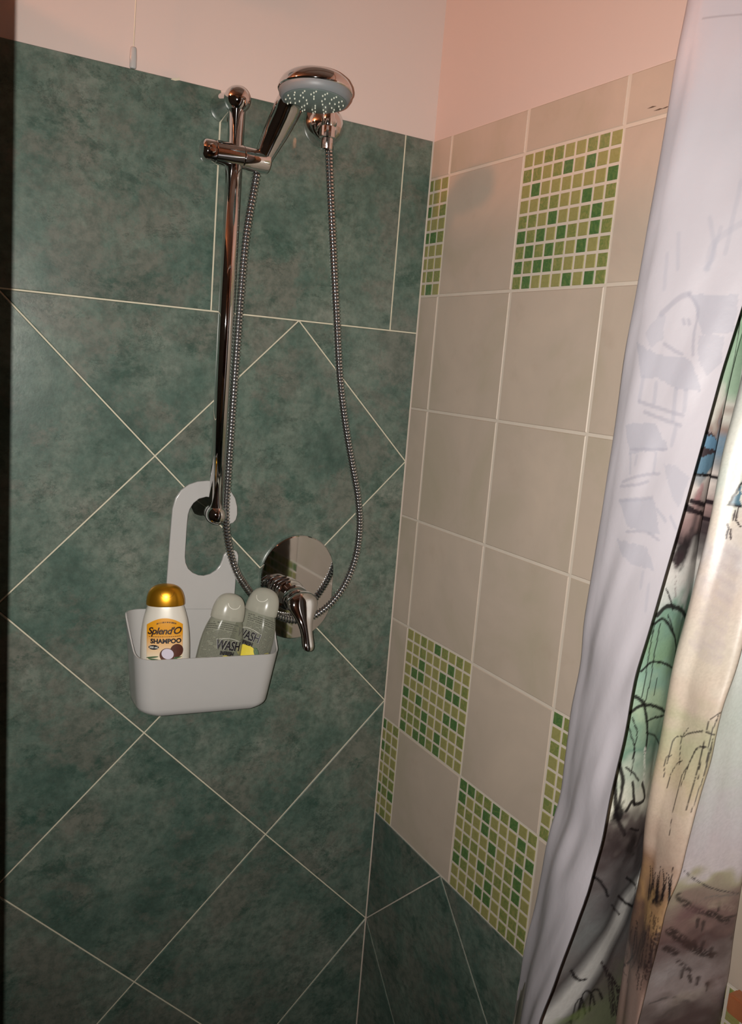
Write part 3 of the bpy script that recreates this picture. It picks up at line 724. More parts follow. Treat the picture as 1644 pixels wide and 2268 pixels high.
# ------------------------------------------------------------------ pull cord with toggle and its switch
PT = onY(295, 128, -0.012)
pc = thing('light_pull', (PT[0], -0.012, PT[2] - 0.020), 'thin pale pull cord with small white plastic toggle at the tile edge', 'cord')
V, F = lathe([(r_ * 0.85, h_ * 0.74) for r_, h_ in [(0.0, -0.0195), (0.0050, -0.0195), (0.0058, -0.017), (0.0060, 0.0), (0.0056, 0.012), (0.0050, 0.0175), (0.0038, 0.0195), (0, 0.0200)]], PT, (0, 0, 1), 24, 1.0, 0.75); mesh_obj('toggle', V, F, M['white'], pc, True)
PTOP = H + 0.735
V, F = sweep([tuple(PT + np.array([0, 0, 0.014])), (PT[0] + 0.001, -0.014, H + 0.68), (PT[0], -0.020, PTOP + 0.002)], [0.0007] * 3, 8); mesh_obj('cord', V, F, M['cord'], pc, True)
sw = thing('pull_switch', (PT[0], -0.02, PTOP), 'white wall box of the pull cord above the green tiles', 'switch')
box('box', (PT[0] - 0.045, -0.045, PTOP), (PT[0] + 0.045, 0.004, PTOP + 0.08), M['white'], sw, 0.006)

# ------------------------------------------------------------------ wooden shelf on the right wall, past the curtain
S0 = onX(1612, 2197, -0.020)
box_s = box('wooden_shelf', (-0.020, -1.25, S0[2] - 0.025), (-0.0005, S0[1], S0[2]), M['wood'], None, 0.003)
tag(box_s, 'brown wooden shelf board on the tiled wall beyond the curtain', 'shelf')

# ------------------------------------------------------------------ curtain rod
YR = -0.735; ZR = H + 0.688
rod = thing('curtain_rod', (-0.4, YR, ZR), 'white rod carrying the shower curtain above the opening', 'curtain rod')
V, F = lathe([(0, 0), (0.0125, 0), (0.0125, 0.829), (0, 0.829)], (-0.8295, YR, ZR - 0.0 if ZR < H + 0.637 else ZR), (1, 0, 0), 24); mesh_obj('pole', V, F, M['white'], rod, True)
for x_, dx in ((-0.0005, -1),):
    V, F = lathe([(0, 0), (0.028, 0), (0.028, 0.006), (0.016, 0.014), (0, 0.014)], (x_, YR, ZR), (dx, 0, 0), 28); mesh_obj('flange', V, F, M['white'], rod, True)
V, F = lathe([(0.0, 0), (0.016, 0), (0.016, 0.014), (0.010, 0.022), (0, 0.022)], (-0.815, YR, H + 0.6562), (0, 0, 1), 24); mesh_obj('rod_foot', V, F, M['white'], rod, True)

# ------------------------------------------------------------------ shower curtain
def column(pts, Y=None, X=None):
    Q = np.array([onY(x, y, Y) if Y is not None else onX(x, y, X) for x, y in pts])
    i = np.argsort(Q[:, 2]); return Q[i]
cF = column([(1551.6, 0), (1530, 113), (1506, 247), (1474, 423), (1435, 621), (1403, 809), (1385, 923), (1354, 1124), (1323, 1306), (1308, 1402), (1300, 1500), (1279, 1612), (1259, 1744), (1252, 1788), (1222, 1882), (1195, 2041), (1171, 2133), (1151, 2268)], Y=-0.70)
cE = column([(1644, 676), (1598, 822), (1550, 1000), (1509, 1146), (1456, 1331), (1412, 1490), (1364, 1717), (1327, 1889), (1293, 2001), (1256, 2102), (1195, 2268)], Y=-0.79)
cS = column([(1635, 882), (1604, 1000), (1570, 1170), (1527, 1340), (1491, 1500), (1476, 1595), (1449, 1703), (1430, 1805), (1424, 1906), (1413, 1967), (1394, 2042), (1378, 2160), (1366, 2268)], Y=-0.755)
cR = column([(1644, 1414), (1621, 1500), (1601, 1558), (1567, 1703), (1533, 1822), (1503, 1950), (1479, 1998), (1449, 2109), (1411, 2268)], Y=-0.815)
ZTOP, ZBOT = H + 0.660, H - 1.36
zf = np.r_[np.linspace(ZTOP, H + 0.60, 6)[:-1], np.linspace(H + 0.60, H - 0.70, 790), np.linspace(H - 0.70, ZBOT, 60)[1:]]
def colx(c, smooth=9, xmax=-0.02):
    zz = c[:, 2]; xx = c[:, 0]
    k0 = np.polyfit(zz[:3], xx[:3], 1)[0] * 0.5; k1 = np.polyfit(zz[-3:], xx[-3:], 1)[0]
    x = np.interp(zf, zz, xx); x = np.where(zf < zz[0], xx[0] + np.clip(k0, -0.1, 0.25) * (zf - zz[0]), x); x = np.where(zf > zz[-1], xx[-1] + k1 * (zf - zz[-1]), x)
    x = np.minimum(x, xmax)
    ker = np.ones(2 * smooth + 1) / (2 * smooth + 1); xp = np.r_[[x[0]] * smooth, x, [x[-1]] * smooth]
    return np.convolve(xp, ker, 'valid')
xF, xE, xS, xR = colx(cF), colx(cE, 5), colx(cS, xmax=-0.045), colx(cR, xmax=-0.05)
def ext(x, y, Y): return CP[0] + (x - CP[0]) * (Y - CP[1]) / (y - CP[1])
nz = len(zf); one = np.ones(nz)
def L2(ax_, ay_, bx, by, t_): return ax_ + (bx - ax_) * t_, ay_ + (by - ay_) * t_
T0 = ext(xE, -0.79, -0.712); T1 = np.minimum(ext(xS, -0.755, -0.700), -0.030)
ctrl = []
def add(x, y): ctrl.append(np.stack([x * one, y * one], 1))
eY, fY, sY, rY = -0.79, -0.70, -0.755, -0.815
add(xE, eY)
x_, y_ = L2(xE, eY, xF, fY, 0.33); add(x_ - 0.004, y_ - 0.003)
x_, y_ = L2(xE, eY, xF, fY, 0.68); add(x_ - 0.005, y_ - 0.002)
add(xF, fY); add(xF + 0.014, -0.676)
x_, y_ = L2(xF + 0.014, -0.676, T0, -0.705, 0.55); add(x_, y_ + 0.006)
add(T0 - 0.006, -0.712)
x_, y_ = L2(T0, -0.712, T1, -0.700, 0.45); add(x_, y_ - 0.012)
add(T1, -0.700)
add(np.minimum(T1 + 0.012, -0.016), -0.690)
add(np.minimum(xS + 0.055, -0.018), -0.722)
add(xS, sY)
x_, y_ = L2(xS, sY, xR, rY, 0.35); add(x_ - 0.002, y_ - 0.002)
x_, y_ = L2(xS, sY, xR, rY, 0.7); add(x_ - 0.005, y_ - 0.003)
add(xR, rY)
add(xR + 0.016, rY + 0.012)
add((xR - 0.018) / 2, -0.806)
add(-0.019, -0.813); add(-0.010, -0.795); add(-0.012, -0.765)
ctrl = np.stack(ctrl, 1)                                # nz, nc, 2
nc = ctrl.shape[1]
seglen = np.linalg.norm(np.diff(ctrl, axis=1), axis=2)[::20].mean(0)
nseg = np.maximum(6, (seglen / 0.00125).astype(int)); nseg[8:11] = np.maximum(6, nseg[8:11] // 2)
ext_c = np.concatenate([2 * ctrl[:, :1] - ctrl[:, 1:2], ctrl, 2 * ctrl[:, -1:] - ctrl[:, -2:-1]], 1)
pl = []; par = []
for i in range(nc - 1):
    p0, p1, p2, p3 = (ext_c[:, i + k] for k in range(4))
    for k in range(nseg[i]):
        u = k / nseg[i]
        pl.append(0.5 * (2 * p1 + (p2 - p0) * u + (2 * p0 - 5 * p1 + 4 * p2 - p3) * u * u + (3 * p1 - p0 - 3 * p2 + p3) * u ** 3)); par.append(i + u)
pl.append(ctrl[:, -1]); par.append(nc - 1.0)
pl = np.stack(pl, 1); par = np.array(par); nu = len(par)      # nz, nu, 2
sarc = np.r_[0, np.cumsum(np.linalg.norm(np.diff(pl, axis=1), axis=2)[::10].mean(0))]
# value noise on the sheet
def vnoise(S, Z, cell, seed):
    r_ = np.random.RandomState(seed); g = r_.rand(64, 256); a = S / cell; b = (Z + 3) / cell
    i = np.floor(a).astype(int); j = np.floor(b).astype(int); fa = a - i; fb = b - j; fa = fa * fa * (3 - 2 * fa); fb = fb * fb * (3 - 2 * fb)
    G_ = lambda p, q: g[p % 64, q % 256]
    return (G_(i, j) * (1 - fa) + G_(i + 1, j) * fa) * (1 - fb) + (G_(i, j + 1) * (1 - fa) + G_(i + 1, j + 1) * fa) * fb
S = np.broadcast_to(sarc[None], (nz, nu)); Z = np.broadcast_to(zf[:, None], (nz, nu))
tang = np.gradient(pl, axis=1); tang /= np.linalg.norm(tang, axis=2, keepdims=True) + 1e-9
nrm = np.stack([tang[..., 1], -tang[..., 0]], -1)             # side of the sheet
wr = (vnoise(S * 1.0 + Z * 0.18, Z * 0.22, 0.022, 3) - 0.5) * 0.0032 + (vnoise(S + Z * 0.5, Z * 0.6, 0.03, 5) - 0.5) * 0.0022 * np.clip((H + 0.1 - Z) / 0.3, 0, 1)
XY = pl + nrm * wr[..., None]
XY[..., 0] = np.minimum(XY[..., 0], -0.0065)
W3 = np.concatenate([XY, Z[..., None]], -1)
# which side is the print: printed side faces the room (towards -y) on the last panel
fn = np.array([0.0, -1.0]); k = int(np.argmin(np.abs(par - 16.3)))
sgn = 1.0 if np.dot(nrm[nz // 2, k], fn) > 0 else -1.0
TH = 0.0005
outer = W3.copy(); outer[..., :2] += sgn * TH * nrm
inner = W3.copy(); inner[..., :2] -= sgn * TH * nrm
PX = proj(W3)
def srgb(c): return np.array(lin(*c))
strips = {'flap': (0.0, 3.3), 's1': (5.8, 9.2), 'r2': (10.2, 14.25), 'p3': (14.25, 18.2)}
idx = {k_: np.where((par >= a) & (par <= b))[0] for k_, (a, b) in strips.items()}
look = {}
for k_, ii in idx.items():
    sub = ii[::2]; P_ = PX[::3][:, sub].reshape(-1, 2); look[k_] = (P_, S[::3][:, sub].ravel(), Z[::3][:, sub].ravel())
def sz(strip, x, y):
    P_, s__, z__ = look[strip]; j = np.argmin((P_[:, 0] - x) ** 2 + (P_[:, 1] - y) ** 2); return s__[j], z__[j]
MPP = 0.00052                                           # metres per photo pixel on the curtain
warp_s = (vnoise(S, Z, 0.006, 11) - 0.5) * 0.0035 + (vnoise(S, Z, 0.0022, 12) - 0.5) * 0.0016
warp_z = (vnoise(S, Z, 0.006, 13) - 0.5) * 0.0035 + (vnoise(S, Z, 0.0022, 14) - 0.5) * 0.0016
fine = vnoise(S, Z, 0.0016, 15); med = vnoise(S, Z, 0.012, 16); big = vnoise(S * 1.0, Z * 0.5, 0.03, 17)
colr = np.ones((nz, nu, 3)) * srgb((205, 200, 196))
def blend(Cc, mask, c): Cc[:] = Cc * (1 - mask[..., None]) + srgb(c) * mask[..., None]
def ramp_strip(Cc, strip, stops):
    ii = idx[strip]; zs = np.array([sz(strip, x, y)[1] for x, y, _ in stops]); cs_ = np.array([srgb(c) for *_, c in stops]); o_ = np.argsort(zs)
    zz = Z[:, ii] + (med[:, ii] - 0.5) * 0.03
    for ch in range(3): Cc[:, ii, ch] = np.interp(zz, zs[o_], cs_[o_, ch])
def stroke(Cc, strip, pts, wpx, c, alpha=1.0, dry=0.0, warp=1.0, w2=None):
    warp *= 0.35
    ii = idx[strip]; Q = np.array([sz(strip, *p) for p in pts]); Q = catmull(Q, 6) if len(Q) > 2 else Q; w0 = wpx * MPP / 2; w1 = (wpx if w2 is None else w2) * MPP / 2
    r0 = max(w0, w1) + 0.005
    zs = np.where((zf > Q[:, 1].min() - r0) & (zf < Q[:, 1].max() + r0))[0]
    ss = ii[(sarc[ii] > Q[:, 0].min() - r0) & (sarc[ii] < Q[:, 0].max() + r0)]
    if len(zs) == 0 or len(ss) == 0: return
    sl = np.ix_(zs, ss); a_ = S[sl] + warp_s[sl] * warp; b_ = Z[sl] + warp_z[sl] * warp; best = np.full(a_.shape, -1.0)
    nn_ = max(1, len(Q) - 1)
    for i in range(nn_):
        p, q = Q[i], Q[min(i + 1, len(Q) - 1)]; d_ = q - p; L_ = max(1e-9, d_ @ d_)
        u = np.clip(((a_ - p[0]) * d_[0] + (b_ - p[1]) * d_[1]) / L_, 0, 1)
        dist = np.hypot(a_ - p[0] - u * d_[0], b_ - p[1] - u * d_[1]); wid = w0 + (w1 - w0) * (i + u) / nn_
        best = np.maximum(best, 1 - dist / np.maximum(wid, 1e-5))
    mk = np.clip(best * 2.2, 0, 1) * alpha
    if dry: mk = mk * np.clip((fine[sl] - dry) * 4 + 0.5, 0, 1)
    Cc[sl] = Cc[sl] * (1 - mk[..., None]) + srgb(c) * mk[..., None]
def blob(Cc, strip, x, y, rx, ry, c, alpha=0.8, soft=1.0, dry=0.0):
    s0, z0 = sz(strip, x, y); ii = idx[strip]; a_, b_ = rx * MPP, ry * MPP
    zs = np.where(np.abs(zf - z0) < b_ * 1.6 + 0.004)[0]; ss = ii[np.abs(sarc[ii] - s0) < a_ * 1.6 + 0.004]
    if len(zs) == 0 or len(ss) == 0: return
    sl = np.ix_(zs, ss); d_ = np.hypot((S[sl] + warp_s[sl] * 2 - s0) / a_, (Z[sl] + warp_z[sl] * 2 - z0) / b_) + (med[sl] - 0.5) * 0.5
    mk = np.clip((1.1 - d_) / (0.5 * soft), 0, 1) * alpha
    if dry: mk = mk * np.clip((fine[sl] - dry) * 4 + 0.5, 0, 1)
    Cc[sl] = Cc[sl] * (1 - mk[..., None]) + srgb(c) * mk[..., None]
def poly(Cc, strip, pts, c, alpha=1.0, warp=1.0):
    Q = np.array([sz(strip, *p) for p in pts]); ii = idx[strip]
    zs = np.where((zf > Q[:, 1].min() - 0.004) & (zf < Q[:, 1].max() + 0.004))[0]; ss = ii[(sarc[ii] > Q[:, 0].min() - 0.004) & (sarc[ii] < Q[:, 0].max() + 0.004)]
    if len(zs) == 0 or len(ss) == 0: return
    sl = np.ix_(zs, ss); a_ = S[sl] + warp_s[sl] * warp; b_ = Z[sl] + warp_z[sl] * warp; ins = np.zeros(a_.shape, bool)
    for i in range(len(Q)):
        (x1, y1), (x2, y2) = Q[i], Q[(i + 1) % len(Q)]
        cnd = ((y1 > b_) != (y2 > b_)); xi = x1 + (b_ - y1) * (x2 - x1) / (y2 - y1 + 1e-12); ins ^= cnd & (a_ < xi)
    mk = ins * alpha
    Cc[sl] = Cc[sl] * (1 - mk[..., None]) + srgb(c) * mk[..., None]
INK = (26, 22, 24)
# --- strip behind the free edge
ramp_strip(colr, 's1', [(1640, 700, (128, 158, 130)), (1620, 850, (150, 172, 150)), (1600, 905, (196, 192, 184)), (1588, 945, (150, 130, 122)), (1575, 985, (120, 142, 160)), (1565, 1040, (150, 150, 152)), (1555, 1060, (206, 196, 190)), (1540, 1130, (150, 124, 122)), (1525, 1200, (70, 60, 62)), (1510, 1262, (214, 210, 206)), (1495, 1320, (196, 200, 196)), (1480, 1360, (126, 158, 142)), (1460, 1450, (134, 164, 134)), (1450, 1500, (140, 172, 156)), (1430, 1570, (168, 188, 160)), (1410, 1650, (120, 152, 134)), (1405, 1720, (196, 204, 188)), (1395, 1780, (232, 230, 214)), (1380, 1830, (120, 110, 106)), (1365, 1880, (76, 66, 66)), (1350, 1960, (104, 98, 98)), (1330, 2060, (120, 122, 122)), (1310, 2160, (118, 108, 106)), (1290, 2268, (134, 140, 112))])
stroke(colr, 's1', [(1636, 690), (1632, 760), (1622, 850), (1606, 905)], 7, INK)
blob(colr, 's1', 1600, 945, 22, 26, (110, 88, 82), 0.7, 1.4); blob(colr, 's1', 1632, 915, 10, 50, INK, 0.9); blob(colr, 's1', 1610, 985, 9, 22, (40, 30, 32), 0.9)
poly(colr, 's1', [(1566, 948), (1590, 985), (1588, 1010), (1548, 1005)], (60, 50, 54)); poly(colr, 's1', [(1562, 962), (1580, 988), (1572, 998), (1550, 992)], (96, 130, 156))
poly(colr, 's1', [(1546, 1005), (1592, 1008), (1594, 1030), (1560, 1050), (1534, 1052)], (92, 122, 142)); stroke(colr, 's1', [(1536, 1052), (1570, 1046), (1598, 1026)], 8, INK)
blob(colr, 's1', 1552, 1078, 20, 14, (176, 136, 138), 0.8); blob(colr, 's1', 1548, 1100, 18, 10, (164, 122, 124), 0.8)
for p in ([(1572, 1060), (1568, 1080)], [(1580, 1055), (1575, 1098)], [(1588, 1050), (1578, 1088)]): stroke(colr, 's1', p, 8, INK)
for p, w_ in (([(1530, 1105), (1560, 1118), (1578, 1112)], 14), ([(1518, 1132), (1555, 1140), (1572, 1145)], 13), ([(1520, 1118), (1535, 1125)], 12)): stroke(colr, 's1', p, w_, (44, 34, 38))
blob(colr, 's1', 1515, 1215, 26, 46, (40, 34, 36), 0.95); blob(colr, 's1', 1545, 1205, 14, 28, INK, 0.95); blob(colr, 's1', 1500, 1240, 18, 20, (52, 40, 44), 0.9); blob(colr, 's1', 1550, 1180, 10, 14, (222, 220, 218), 0.9)
stroke(colr, 's1', [(1497, 1260), (1497, 1325)], 8, (120, 96, 100), 0.7, 0.5)
for p, w_ in (([(1455, 1365), (1480, 1345), (1510, 1350), (1524, 1375)], 14), ([(1448, 1380), (1470, 1370), (1490, 1400), (1498, 1450), (1494, 1500)], 9), ([(1475, 1300), (1488, 1330), (1490, 1350)], 5), ([(1420, 1490), (1445, 1470), (1475, 1470), (1492, 1490)], 7), ([(1452, 1385), (1440, 1440), (1432, 1500)], 4), ([(1463, 1385), (1452, 1440), (1440, 1500), (1425, 1560)], 4), ([(1480, 1360), (1492, 1400)], 4), ([(1432, 1500), (1420, 1540)], 4), ([(1455, 1500), (1448, 1535)], 4), ([(1487, 1500), (1484, 1580)], 5),
                ([(1406, 1545), (1424, 1560), (1432, 1620), (1428, 1665)], 11), ([(1394, 1580), (1420, 1560), (1450, 1562), (1476, 1580)], 10), ([(1434, 1600), (1455, 1590), (1474, 1582)], 7), ([(1430, 1625), (1450, 1630), (1460, 1650)], 5), ([(1402, 1585), (1408, 1630), (1400, 1680)], 4), ([(1392, 1610), (1404, 1660), (1398, 1720)], 4), ([(1388, 1698), (1405, 1712), (1414, 1730)], 6), ([(1470, 1600), (1462, 1660), (1440, 1740)], 4)):
    stroke(colr, 's1', p, w_, INK, 0.95)
stroke(colr, 's1', [(1428, 1660), (1424, 1740)], 12, (238, 238, 226), 0.7, 0.4)
for p, w_ in (([(1386, 1800), (1398, 1780), (1410, 1782), (1428, 1770), (1424, 1735)], 12), ([(1404, 1780), (1402, 1730)], 10), ([(1372, 1690), (1380, 1740), (1366, 1790)], 13), ([(1362, 1720), (1366, 1800), (1386, 1850)], 13), ([(1395, 1832), (1412, 1838)], 6)): stroke(colr, 's1', p, w_, INK, 0.95)
blob(colr, 's1', 1362, 1850, 34, 50, (64, 54, 54), 0.8, 1.5); blob(colr, 's1', 1370, 1795, 20, 26, INK, 0.95); blob(colr, 's1', 1400, 1870, 22, 40, (44, 38, 38), 0.85, 1.5); blob(colr, 's1', 1340, 2000, 30, 40, (88, 82, 84), 0.6, 1.6)
stroke(colr, 's1', [(1312, 1940), (1330, 1955), (1348, 1985)], 6, INK)
trk = [(1420, 1950), (1392, 1990), (1366, 2045), (1330, 2110), (1290, 2170), (1235, 2240), (1205, 2268)]
stroke(colr, 's1', trk, 112, (50, 46, 46), 0.9, 0, 0.4, 124); stroke(colr, 's1', trk, 82, (168, 166, 164), 1, 0, 0.3, 84); stroke(colr, 's1', trk, 38, (220, 218, 214), 0.9, 0, 0.4, 48)
for p, w_ in (([(1384, 1942), (1400, 1955), (1414, 1968)], 7), ([(1370, 1985), (1385, 2002), (1404, 2008)], 7), ([(1262, 2150), (1280, 2168), (1300, 2170)], 6), ([(1354, 2005), (1375, 2025)], 4)): stroke(colr, 's1', p, w_, INK)
for k in range(9): stroke(colr, 's1', [(1330 + k * 4, 2130 + k * 5), (1345 + k * 5, 2170 + k * 6), (1356 + k * 2, 2250)], 6, (60, 50, 52), 0.8, 0.35)
for cx_, cy_, r_ in ((1300, 2225, 30), (1318, 2215, 24), (1280, 2245, 30)): stroke(colr, 's1', [(cx_ - r_ * 0.6, cy_ + r_), (cx_ - r_ * 0.3, cy_ - r_ * 0.6), (cx_ + r_ * 0.2, cy_ - r_), (cx_ + r_ * 0.6, cy_)], 5, INK, 0.9)
blob(colr, 's1', 1270, 2255, 50, 18, (128, 146, 90), 0.6, 1.5)
# --- ridge fold
ramp_strip(colr, 'r2', [(1640, 880, (210, 212, 206)), (1630, 1000, (216, 214, 204)), (1620, 1080, (206, 212, 204)), (1615, 1160, (224, 212, 200)), (1600, 1230, (214, 206, 204)), (1590, 1320, (212, 196, 184)), (1570, 1420, (214, 202, 188)), (1560, 1500, (212, 198, 182)), (1540, 1560, (208, 190, 174)), (1525, 1640, (182, 178, 148)), (1510, 1720, (190, 174, 146)), (1490, 1800, (204, 184, 166)), (1470, 1900, (192, 166, 150)), (1465, 1960, (150, 118, 96)), (1455, 2020, (168, 132, 92)), (1445, 2065, (120, 92, 76)), (1425, 2130, (96, 76, 70)), (1405, 2180, (166, 136, 124)), (1390, 2268, (170, 142, 132))])
poly(colr, 'r2', [(1612, 1116), (1628, 1095), (1644, 1080), (1644, 1122), (1616, 1122)], (84, 118, 136)); stroke(colr, 'r2', [(1614, 1120), (1624, 1098), (1644, 1072)], 6, INK); stroke(colr, 'r2', [(1612, 1122), (1644, 1120)], 7, INK)
for p in ([(1628, 1126), (1624, 1150)], [(1637, 1126), (1632, 1150)], [(1612, 1156), (1614, 1172)], [(1614, 1172), (1611, 1192)], [(1622, 1174), (1618, 1194)], [(1630, 1156), (1644, 1168)]): stroke(colr, 'r2', p, 5, (52, 38, 44))
for k in range(16):
    y0_ = 1200 + k * 16; x0_ = 1585 - k * 3; stroke(colr, 'r2', [(x0_ + random.uniform(-10, 14), y0_), (x0_ + 24, y0_ + 10), (x0_ + 52, y0_ + 26)], random.uniform(16, 26), (186, 172, 174), 0.30, 0.25)
wil = [[(1598, 1575), (1586, 1580), (1572, 1600), (1560, 1660), (1548, 1720)], [(1582, 1622), (1560, 1620), (1528, 1622), (1518, 1632)], [(1566, 1650), (1548, 1655), (1530, 1690), (1510, 1740)], [(1516, 1632), (1500, 1632), (1490, 1650), (1480, 1690)], [(1490, 1668), (1478, 1680), (1470, 1720)], [(1514, 1680), (1500, 1690), (1486, 1720), (1478, 1745)], [(1524, 1615), (1510, 1640), (1506, 1690)], [(1530, 1690), (1510, 1720), (1498, 1760), (1492, 1790), (1482, 1850)], [(1590, 1590), (1575, 1640), (1562, 1700)], [(1560, 1660), (1540, 1730), (1520, 1790)], [(1578, 1640), (1560, 1720), (1530, 1800)]]
for j, p in enumerate(wil): stroke(colr, 'r2', p, 6 if j in (1, 2) else 3.4, (36, 30, 30), 0.9, 0.15, 0.5, 2.4)
for k in range(9): x0_ = 1436 + k * 6; stroke(colr, 'r2', [(x0_, 1990 + (k % 3) * 5), (x0_ + 3, 1955), (x0_ + 4, 1918 + (k * 7) % 26)], 9, INK, 0.95, 0, 0.5, 2)
blob(colr, 'r2', 1452, 1985, 36, 20, (34, 28, 28), 0.9); blob(colr, 'r2', 1440, 2010, 12, 50, (190, 152, 104), 0.85, 1.3); blob(colr, 'r2', 1456, 2040, 14, 42, (180, 144, 104), 0.8, 1.3)
for k in range(24):
    x0_ = random.uniform(1395, 1465); stroke(colr, 'r2', [(x0_, random.uniform(2020, 2070)), (x0_ - 12, 2120), (x0_ - 22, random.uniform(2140, 2200))], random.uniform(3, 7), (50, 38, 38), 0.75, 0.35, 0.6)
blob(colr, 'r2', 1420, 2090, 20, 60, (60, 46, 44), 0.6, 1.6)
# --- wide panel
ramp_strip(colr, 'p3', [(1640, 1450, (206, 210, 206)), (1640, 1600, (198, 206, 200)), (1600, 1700, (200, 204, 200)), (1580, 1800, (204, 200, 204)), (1560, 1880, (208, 198, 204)), (1550, 1925, (212, 202, 206)), (1545, 1960, (180, 172, 148)), (1540, 1995, (150, 132, 122)), (1540, 2035, (132, 106, 102)), (1530, 2085, (108, 86, 86)), (1520, 2140, (150, 138, 138)), (1500, 2190, (168, 154, 154)), (1480, 2225, (138, 124, 122)), (1470, 2268, (98, 80, 80))])
stroke(colr, 'p3', [(1514, 1922), (1530, 1940), (1560, 1962), (1600, 1976), (1644, 1978)], 4, (64, 58, 62), 0.9, 0.35, 0.6)
for p, w_, c_ in (([(1500, 1985), (1530, 2010), (1570, 2022), (1612, 2040)], 12, INK), ([(1486, 2060), (1510, 2085), (1545, 2105), (1580, 2118)], 15, INK), ([(1500, 2130), (1515, 2140), (1530, 2150)], 7, (50, 40, 44)), ([(1475, 2100), (1495, 2115)], 12, INK), ([(1540, 2000), (1580, 1980), (1620, 1970)], 4, (120, 112, 108)), ([(1520, 1980), (1560, 2000), (1620, 2010)], 14, (150, 128, 120)), ([(1600, 2060), (1620, 2080)], 8, (70, 50, 50)), ([(1440, 2220), (1480, 2205), (1530, 2215)], 4, (90, 84, 84))): stroke(colr, 'p3', p, w_ * 1.3, c_, 0.8, 0.3, 1.2)
for x_, y_ in ((1592, 2010), (1606, 2020), (1546, 2046), (1558, 2052), (1540, 2092), (1556, 2098), (1572, 2106), (1512, 2158), (1528, 2168), (1546, 2176), (1568, 2182)): stroke(colr, 'p3', [(x_ + 1, y_ - 9), (x_ - 1, y_ + 9)], 9, (52, 42, 44), 0.8, 0, 0.6, 6)
for x_, y_, rx_, ry_, c_ in ((1560, 2075, 60, 26, (86, 62, 62)), (1600, 2110, 26, 40, (84, 64, 62)), (1530, 2020, 30, 18, (120, 88, 92)), (1600, 2160, 28, 26, (104, 84, 82)), (1480, 2160, 26, 20, (180, 172, 174)), (1520, 2205, 36, 16, (190, 176, 168)), (1470, 2245, 40, 18, (86, 74, 74)), (1590, 2000, 26, 12, (168, 150, 134))): blob(colr, 'p3', x_, y_, rx_, ry_, c_, 0.6, 1.8)
# hidden runs take the colour of the nearest strip
allidx = np.concatenate([idx['s1'], idx['r2'], idx['p3']])
for j in range(nu):
    if j not in set(idx['s1']) | set(idx['r2']) | set(idx['p3']):
        near = allidx[np.argmin(np.abs(allidx - j))]; colr[:, j] = colr[:, near] * 0.5 + srgb((170, 166, 160)) * 0.5 if par[j] < 5 else colr[:, near]
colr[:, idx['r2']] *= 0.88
colr = np.clip(colr * (0.93 + 0.14 * fine[..., None]) * 0.9, 0, 0.7)
# --- inner side with the print showing through faintly
icol = np.ones((nz, nu, 3)) * srgb((216, 210, 218)); icol *= (0.98 + 0.04 * big[..., None])
A_, B_ = (186, 186, 200), (178, 176, 190)
def ip(pts, c=A_, a=0.7): poly(icol, 'flap', pts, c, a * 0.75, 0.6)
def is_(pts, w_, c=B_, a=0.7): stroke(icol, 'flap', pts, w_ * 1.15, c, a * 0.75, 0, 0.5)
ip([(1534, 652), (1640, 652), (1640, 738), (1560, 742), (1545, 700)]); is_([(1468, 690), (1500, 664), (1526, 650)], 13); is_([(1526, 650), (1548, 690), (1540, 745), (1534, 785)], 7)
ip([(1460, 690), (1474, 690), (1468, 750), (1440, 770), (1430, 735)], A_, 0.5); is_([(1470, 762), (1490, 775), (1512, 782)], 8); is_([(1514, 705), (1516, 718)], 7); is_([(1526, 712), (1528, 724)], 7)
ip([(1545, 745), (1605, 740), (1600, 800), (1570, 830), (1548, 800)], A_, 0.6); ip([(1412, 762), (1455, 778), (1530, 800), (1546, 838), (1552, 872), (1500, 858), (1460, 838), (1422, 832)])
for p in ([(1428, 835), (1418, 888)], [(1455, 845), (1448, 890)], [(1498, 862), (1492, 930)], [(1520, 868), (1514, 905)]): is_(p, 10, A_, 0.6)
is_([(1416, 892), (1460, 902), (1514, 925)], 8); is_([(1428, 912), (1465, 922), (1508, 940)], 8); is_([(1498, 940), (1488, 980)], 10, A_, 0.6)
ip([(1388, 940), (1452, 936), (1484, 992), (1480, 1000), (1395, 1002)]); is_([(1395, 1000), (1480, 995)], 6)
for p in ([(1400, 1005), (1396, 1050)], [(1412, 1005), (1408, 1030)], [(1455, 1002), (1450, 1052)]): is_(p, 7, A_, 0.6)
is_([(1382, 1064), (1420, 1056), (1460, 1052)], 7); is_([(1376, 1076), (1410, 1070), (1436, 1066)], 7); is_([(1376, 1105), (1410, 1108), (1444, 1102)], 8)
ip([(1374, 1108), (1446, 1108), (1462, 1186), (1440, 1182), (1390, 1172)]); is_([(1390, 1176), (1430, 1182), (1462, 1192)], 6)
ip([(1470, 1028), (1500, 1036), (1526, 1062), (1508, 1124), (1490, 1098)], A_, 0.55); is_([(1455, 1130), (1475, 1150)], 7, A_); is_([(1486, 1150), (1500, 1166)], 7, A_)
ip([(1368, 1190), (1436, 1214), (1450, 1262), (1400, 1246), (1372, 1220)], A_, 0.6)
for p in ([(1480, 560), (1470, 640)], [(1505, 520), (1500, 600)], [(1600, 500), (1570, 600)], [(1640, 400), (1610, 560)], [(1575, 480), (1580, 560), (1560, 600)], [(1425, 1270), (1420, 1300)], [(1436, 1300), (1430, 1350)]): is_(p, 9, A_, 0.45)
is_([(1568, 600), (1580, 540), (1644, 490)], 14, A_, 0.4)
is_([(1556, 37), (1600, 35), (1644, 34)], 4, (150, 142, 146), 0.6)
icol = np.clip(icol * 0.62, 0, 0.7)
cur = thing('shower_curtain', (-0.12, -0.75, ZBOT), 'shower curtain printed with an ink landscape, gathered at the beige wall', 'curtain')
